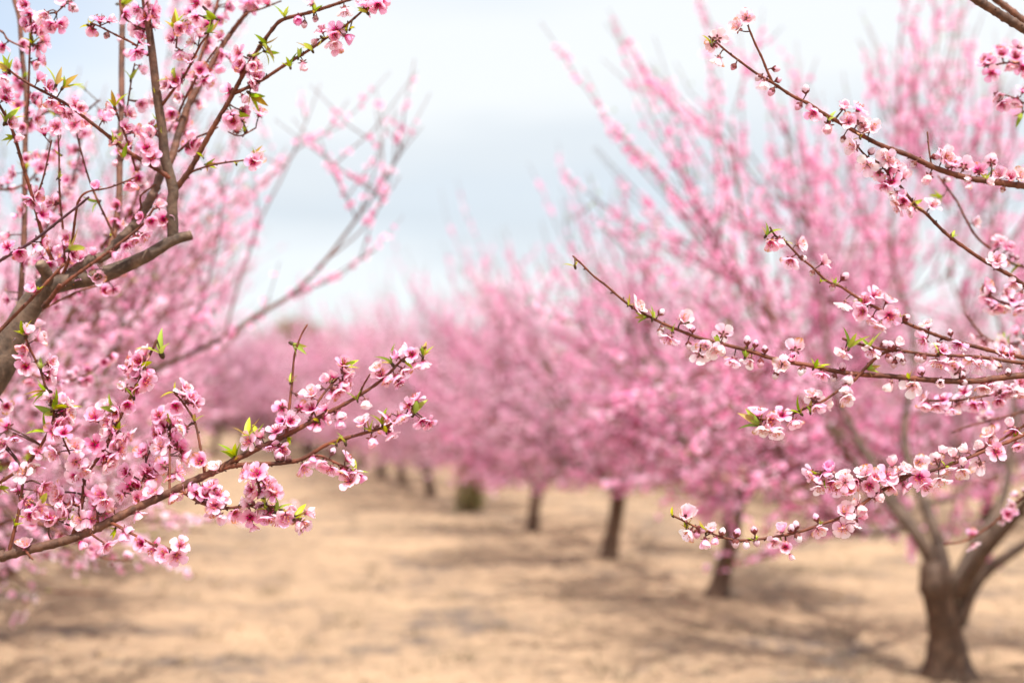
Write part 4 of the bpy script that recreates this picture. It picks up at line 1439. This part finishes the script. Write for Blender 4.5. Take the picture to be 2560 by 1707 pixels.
L_.flowers("Z5", "1330 290 f+, 1420 280 d, 1820 190 f+, 1960 250 d-, 1640 280 d, 1490 230 b, 1450 60 f, 1300 110 d, 1160 340 d, 1100 500 d, 1250 530 f-, 1390 470 d, 910 500 f+, 800 480 s, 680 340 f+, 700 200 f, 790 230 d-, 690 50 f-, 860 40 f+, 340 90 f, 490 130 d-, 530 520 f, 370 460 d, 520 460 d, 350 640 f+, 490 720 d+, 560 600 d, 640 560 d, 710 570 s-, 290 600 s, 720 730 f, 820 710 b+, 1010 620 v-, 950 680 b, 970 240 d-, 1010 210 d, 220 950 d, 740 940 v, 1150 820 v, 1130 860 v, 980 970 d, 1280 940 f+, 1390 1010 d+, 1500 1040 f+, 1610 1060 f+, 1650 950 f+, 1260 680 d, 280 240 d-, 200 300 d-, 10 450 d-, 420 420 d, 600 670 d, 1240 420 d, 1180 420 b, 450 700 d, 250 560 d, 300 680 d, 1350 390 d+, 960 170 d, 1400 370 b, 1310 490 d, 880 600 b, 1690 160 d")
L_.flowers("Z4", "150 170 v, 250 170 v, 150 260 d, 220 340 d+, 370 240 s, 230 500 f+, 470 460 s, 480 550 s, 430 780 v-, 530 780 v-, 640 840 s-, 630 920 d-, 540 1020 f, 600 1000 f, 500 1090 f 1.1, 70 1040 b+, 1320 370 v, 1290 440 d, 1190 440 s, 1190 510 d, 1250 560 v, 1350 540 v, 1340 640 f, 1130 680 v-, 1260 700 d, 1160 850 f, 850 950 f+, 960 860 v-, 1050 910 d, 980 1000 d+, 980 1100 v-, 1050 1150 d, 1180 1130 s-, 1600 860 f+, 1680 730 d, 1700 680 s-, 1760 780 d, 1470 930 d, 1470 1050 d, 1670 1060 s, 1590 1120 d, 1500 990 b, 1430 1100 d, 1520 1180 d, 1620 1200 b, 1100 1180 d, 1110 1260 d, 1020 1320 d, 60 860 f+, 580 1090 d, 1600 1010 d, 1050 1080 d, 20 1200 d")
L_.flowers("Z3", "110 130 d, 270 380 d+, 400 490 d, 240 930 f+ 1.15, 450 960 f, 560 910 v, 540 1090 v, 600 780 d, 300 1180 v, 850 850 v+, 720 890 d, 1060 410 f+, 1260 170 f+, 1190 230 d, 1380 560 f+, 1490 540 f+, 1110 600 s-, 1160 790 d, 1320 700 d-, 860 1030 f, 770 1070 b, 690 1130 d, 960 1190 f+, 880 240 v-, 1040 860 v, 1460 340 v, 1450 410 v, 250 1440 v, 60 690 v, 60 1280 d+, 180 850 d, 330 800 d, 500 820 d, 1060 560 d, 1230 730 d, 340 330 d, 60 780 d, 250 250 v, 680 860 d, 190 460 d, 470 380 d, 1040 1190 d+")
L_.flowers("Z1", "220 40 f+, 410 140 f-, 570 30 v, 650 40 v, 680 80 u, 20 430 d, 210 400 f, 360 300 d, 350 430 b, 240 220 d+, 320 240 d, 470 240 d, 170 600 f+, 320 590 d, 40 700 d, 190 780 b, 360 710 v, 450 800 d, 50 890 f, 160 960 f+, 460 930 f+, 540 980 v, 350 940 d, 510 1150 f- 1.1, 670 1130 f-, 400 1200 d, 200 1160 f, 160 1270 v, 240 1450 f+ .8, 700 950 f-, 560 1010 d, 910 170 s+, 840 270 b, 970 330 u, 1100 370 u, 1260 490 f+, 1140 480 v, 1150 140 d, 1310 150 f 1.1, 1250 90 d, 1400 150 d, 1290 310 d, 1290 620 v, 1780 170 f+, 1700 250 d, 2000 180 d, 2000 340 d+, 1880 230 d, 1560 360 d, 1740 380 d-, 1640 490 f, 1730 550 d, 1880 440 b, 1820 640 f, 1770 720 d, 1520 780 d, 1620 740 d, 1560 1040 f+, 1640 880 d, 1710 1220 v, 2110 1080 f, 2160 1180 v, 2200 1110 b, 1250 1210 f, 1340 1350 f+, 1170 1320 d+, 1380 1430 f+, 1050 1200 u, 1000 1000 d, 960 1080 v, 1100 940 d, 1180 1040 d, 1290 950 f-, 1720 1340 b, 1800 1310 d, 2120 530 f-, 2200 600 d, 1990 610 v, 1900 740 s, 2300 590 d+, 1400 1200 v, 1150 1160 d, 1090 1370 d, 1780 30 d, 1900 40 d-, 2080 70 d, 2250 60 f, 1240 260 b, 1420 230 d, 1350 60 d, 60 820 d, 620 1060 d, 300 880 d, 100 1120 d, 350 1090 d-, 1340 1250 d, 1050 1290 d, 1420 90 s")
L_.flowers("Z2", "1115 170 v, 1170 220 u, 1270 180 u, 1225 20 v, 1540 100 d-, 1840 60 f+, 1330 270 d-, 1460 280 f+, 1560 340 v, 1440 390 d, 1160 590 v, 740 600 f+ .8, 620 890 v, 520 540 f-, 600 590 d, 590 640 b, 510 1080 f, 620 1020 b, 770 1030 d+, 550 1180 v, 490 840 b, 740 700 d, 740 1450 f, 700 770 d, 1720 30 d, 1900 10 v, 680 60 d, 830 20 v, 560 480 d-")
# softly blurred sprays behind, belonging to the same tree
for tx, d in (("-80 1330, 60 1300, 190 1350, 260 1395, 330 1400", 3.5), ("-80 1180, 40 1150, 130 1120, 200 1060", 3.3), ("-60 470, 40 470, 100 420, 130 330", 3.4),
              ("120 760, 200 730, 260 690, 330 640", 3.5), ("250 620, 330 520, 350 420, 360 330", 3.5), ("90 700, 120 560, 190 420, 205 300", 3.6), ("40 330, 120 280, 180 300, 250 250", 3.3), ("420 330, 480 260, 520 180, 560 130", 3.3), ("-80 860, 20 900, 120 950, 210 940, 280 880", 3.4)):
    L_.branch("P", tx, d, d, 4, 2.2, auto=60)
L_.leaves("Z6", "930 320 1.2, 1040 930 1.1, 1420 750 .9, 420 1050 1.1, 500 1050 1.1, 290 1240 1.1, 2040 330 1.1, 1710 400 1.1, 1350 460 1, 1930 470 1, 830 1190 .9, 1190 590 .6, 825 600 .7")
L_.leaves("Z6", "1200 1140 1, 1310 1120 1, 1980 850 1.2, 1650 960 1, 1450 1410 1.1, 1520 1040 .8, 1690 1050 .6")
L_.leaves("Z7", "940 690 1, 930 750 1, 1090 770 1.1, 1140 760 1.1, 1260 820 1.2, 1290 920 1")
L_.leaves("Z5", "20 230 1.1, 250 150 1.1, 420 530 1.2, 2120 120 1.1, 1050 840 .8, 620 680 .9, 190 660 .6, 60 420 .9, 150 740 .6")
L_.leaves("Z4", "190 120 1.3, 360 450 1, 340 690 1.2, 540 810 1.2, 430 900 1.3, 380 1050 1.1, 1420 250 1.7, 1350 460 1.1, 1200 690 1.1, 990 860 1.3, 1520 650 1.4, 1560 960 1, 1080 1020 .8, 620 1120 .9, 940 1190 .8, 1780 950 .7, 240 1310 1")
L_.leaves("Z3", "710 770 1.3, 850 390 .9, 230 50 1, 560 130 .8, 1000 650 .7, 20 1190 .7, 180 1300 .7, 660 40 .8, 350 1160 .5")
L_.leaves("Z1", "1150 40 1.2, 1190 20 1.1, 820 150 .9, 740 190 1.1, 1570 190 1.4, 1620 200 1.2, 1900 140 1.2, 1950 270 1.2, 1880 200 .8, 60 560 1.2, 20 600 1.1, 280 320 1.1, 540 700 1.2, 620 730 1.2, 80 1040 1.1, 70 1250 1.1, 240 1340 1.2, 500 1420 .9, 1550 650 1.3, 1360 850 1, 1410 1130 1.1, 1040 900 1.1, 1200 680 .8, 2210 1040 .9, 1130 1390 .9, 1060 1260 .7, 220 690 .7, 490 1020 .7, 750 770 .8, 1340 1160 .7")
L_.leaves("Z2", "980 100 1, 800 360 1.1, 870 430 1.2, 760 520 1.2, 890 490 1.1, 1030 560 1, 1210 400 1, 1130 480 .8, 1380 400 1, 1690 60 1.2, 750 900 1.4, 1620 200 .9, 540 1440 .8, 730 1370 .9, 1270 70 .9, 300 1500 .8, 230 1400 .7, 1550 240 .8, 600 1140 .9, 590 1060 .8")
L_.finish(0.085, (2.15, 2.8, 3.4, 3.95), 401)


# ------------------------------------------------------------------ the bee
def bee():
    D, Bp, d, br, ow = R_.nearest(1717, 807)
    c = at(1716, 807, d - 0.026)
    t = empty("bee", c, "dark honeybee clinging to a pale blossom near the tip of the longest right-hand branch", "bee")
    # body: one continuous surface along +X, head first
    xs = np.array([-0.0068, -0.0062, -0.0048, -0.0030, -0.0012, 0.0, 0.0010, 0.0024, 0.0036, 0.0042, 0.0050, 0.0060, 0.0066])
    rs = np.array([0.0003, 0.0013, 0.0021, 0.0024, 0.0019, 0.0009, 0.0018, 0.0022, 0.0016, 0.0009, 0.0015, 0.0014, 0.0004])
    q = spline(np.column_stack([xs, xs * 0, -0.0006 * np.cos(xs * 300), rs]), 0.0003)
    band = (np.sin(q[:, 0] * 4200) > 0.1)[:, None] & (q[:, 0] < -0.0005)[:, None]
    col = np.where(band, np.array([0.16, 0.085, 0.02]), np.array([0.022, 0.015, 0.010]))
    col = np.where(((q[:, 0] > 0.0005) & (q[:, 0] < 0.0038))[:, None], np.array([0.10, 0.060, 0.022]), col)
    link("body", tube(q[:, :3], q[:, 3], 12, col).mesh("body", M_BEE), t)
    for sgn in (-1, 1):
        w = leaf_geo(0.0085, 0.0017, 0.15, (0.42, 0.36, 0.30), n=6, fold=0.1)
        R = np.array([[[0.25, 0.12 * sgn, -0.95], [0.0, 0.95, 0.30 * sgn], [0.95, 0, 0.12]]])
        link("wing", w.inst(R, np.array([[0.0018, 0.0014 * sgn, 0.0016]])).mesh("wing", M_LEAF), t)
        for k in range(3):
            x = 0.0030 - 0.0012 * k
            p = np.array([[x, 0.0012 * sgn, -0.001], [x + 0.001 - 0.001 * k, 0.0034 * sgn, -0.0008], [x + 0.0016 - 0.0018 * k, 0.0044 * sgn, -0.0040]])
            link("leg", tube(p, np.array([0.0004, 0.0003, 0.00018]), 5, (0.02, 0.013, 0.01)).mesh("leg", M_BEE), t)
        a = np.array([[0.0062, 0.0005 * sgn, 0.0006], [0.0075, 0.0012 * sgn, 0.0008], [0.0086, 0.0020 * sgn, -0.0002]])
        link("antenna", tube(a, 0.00018, 4, (0.02, 0.013, 0.01)).mesh("antenna", M_BEE), t)
    t.rotation_euler = (math.radians(25), math.radians(14), math.radians(196))


bee()
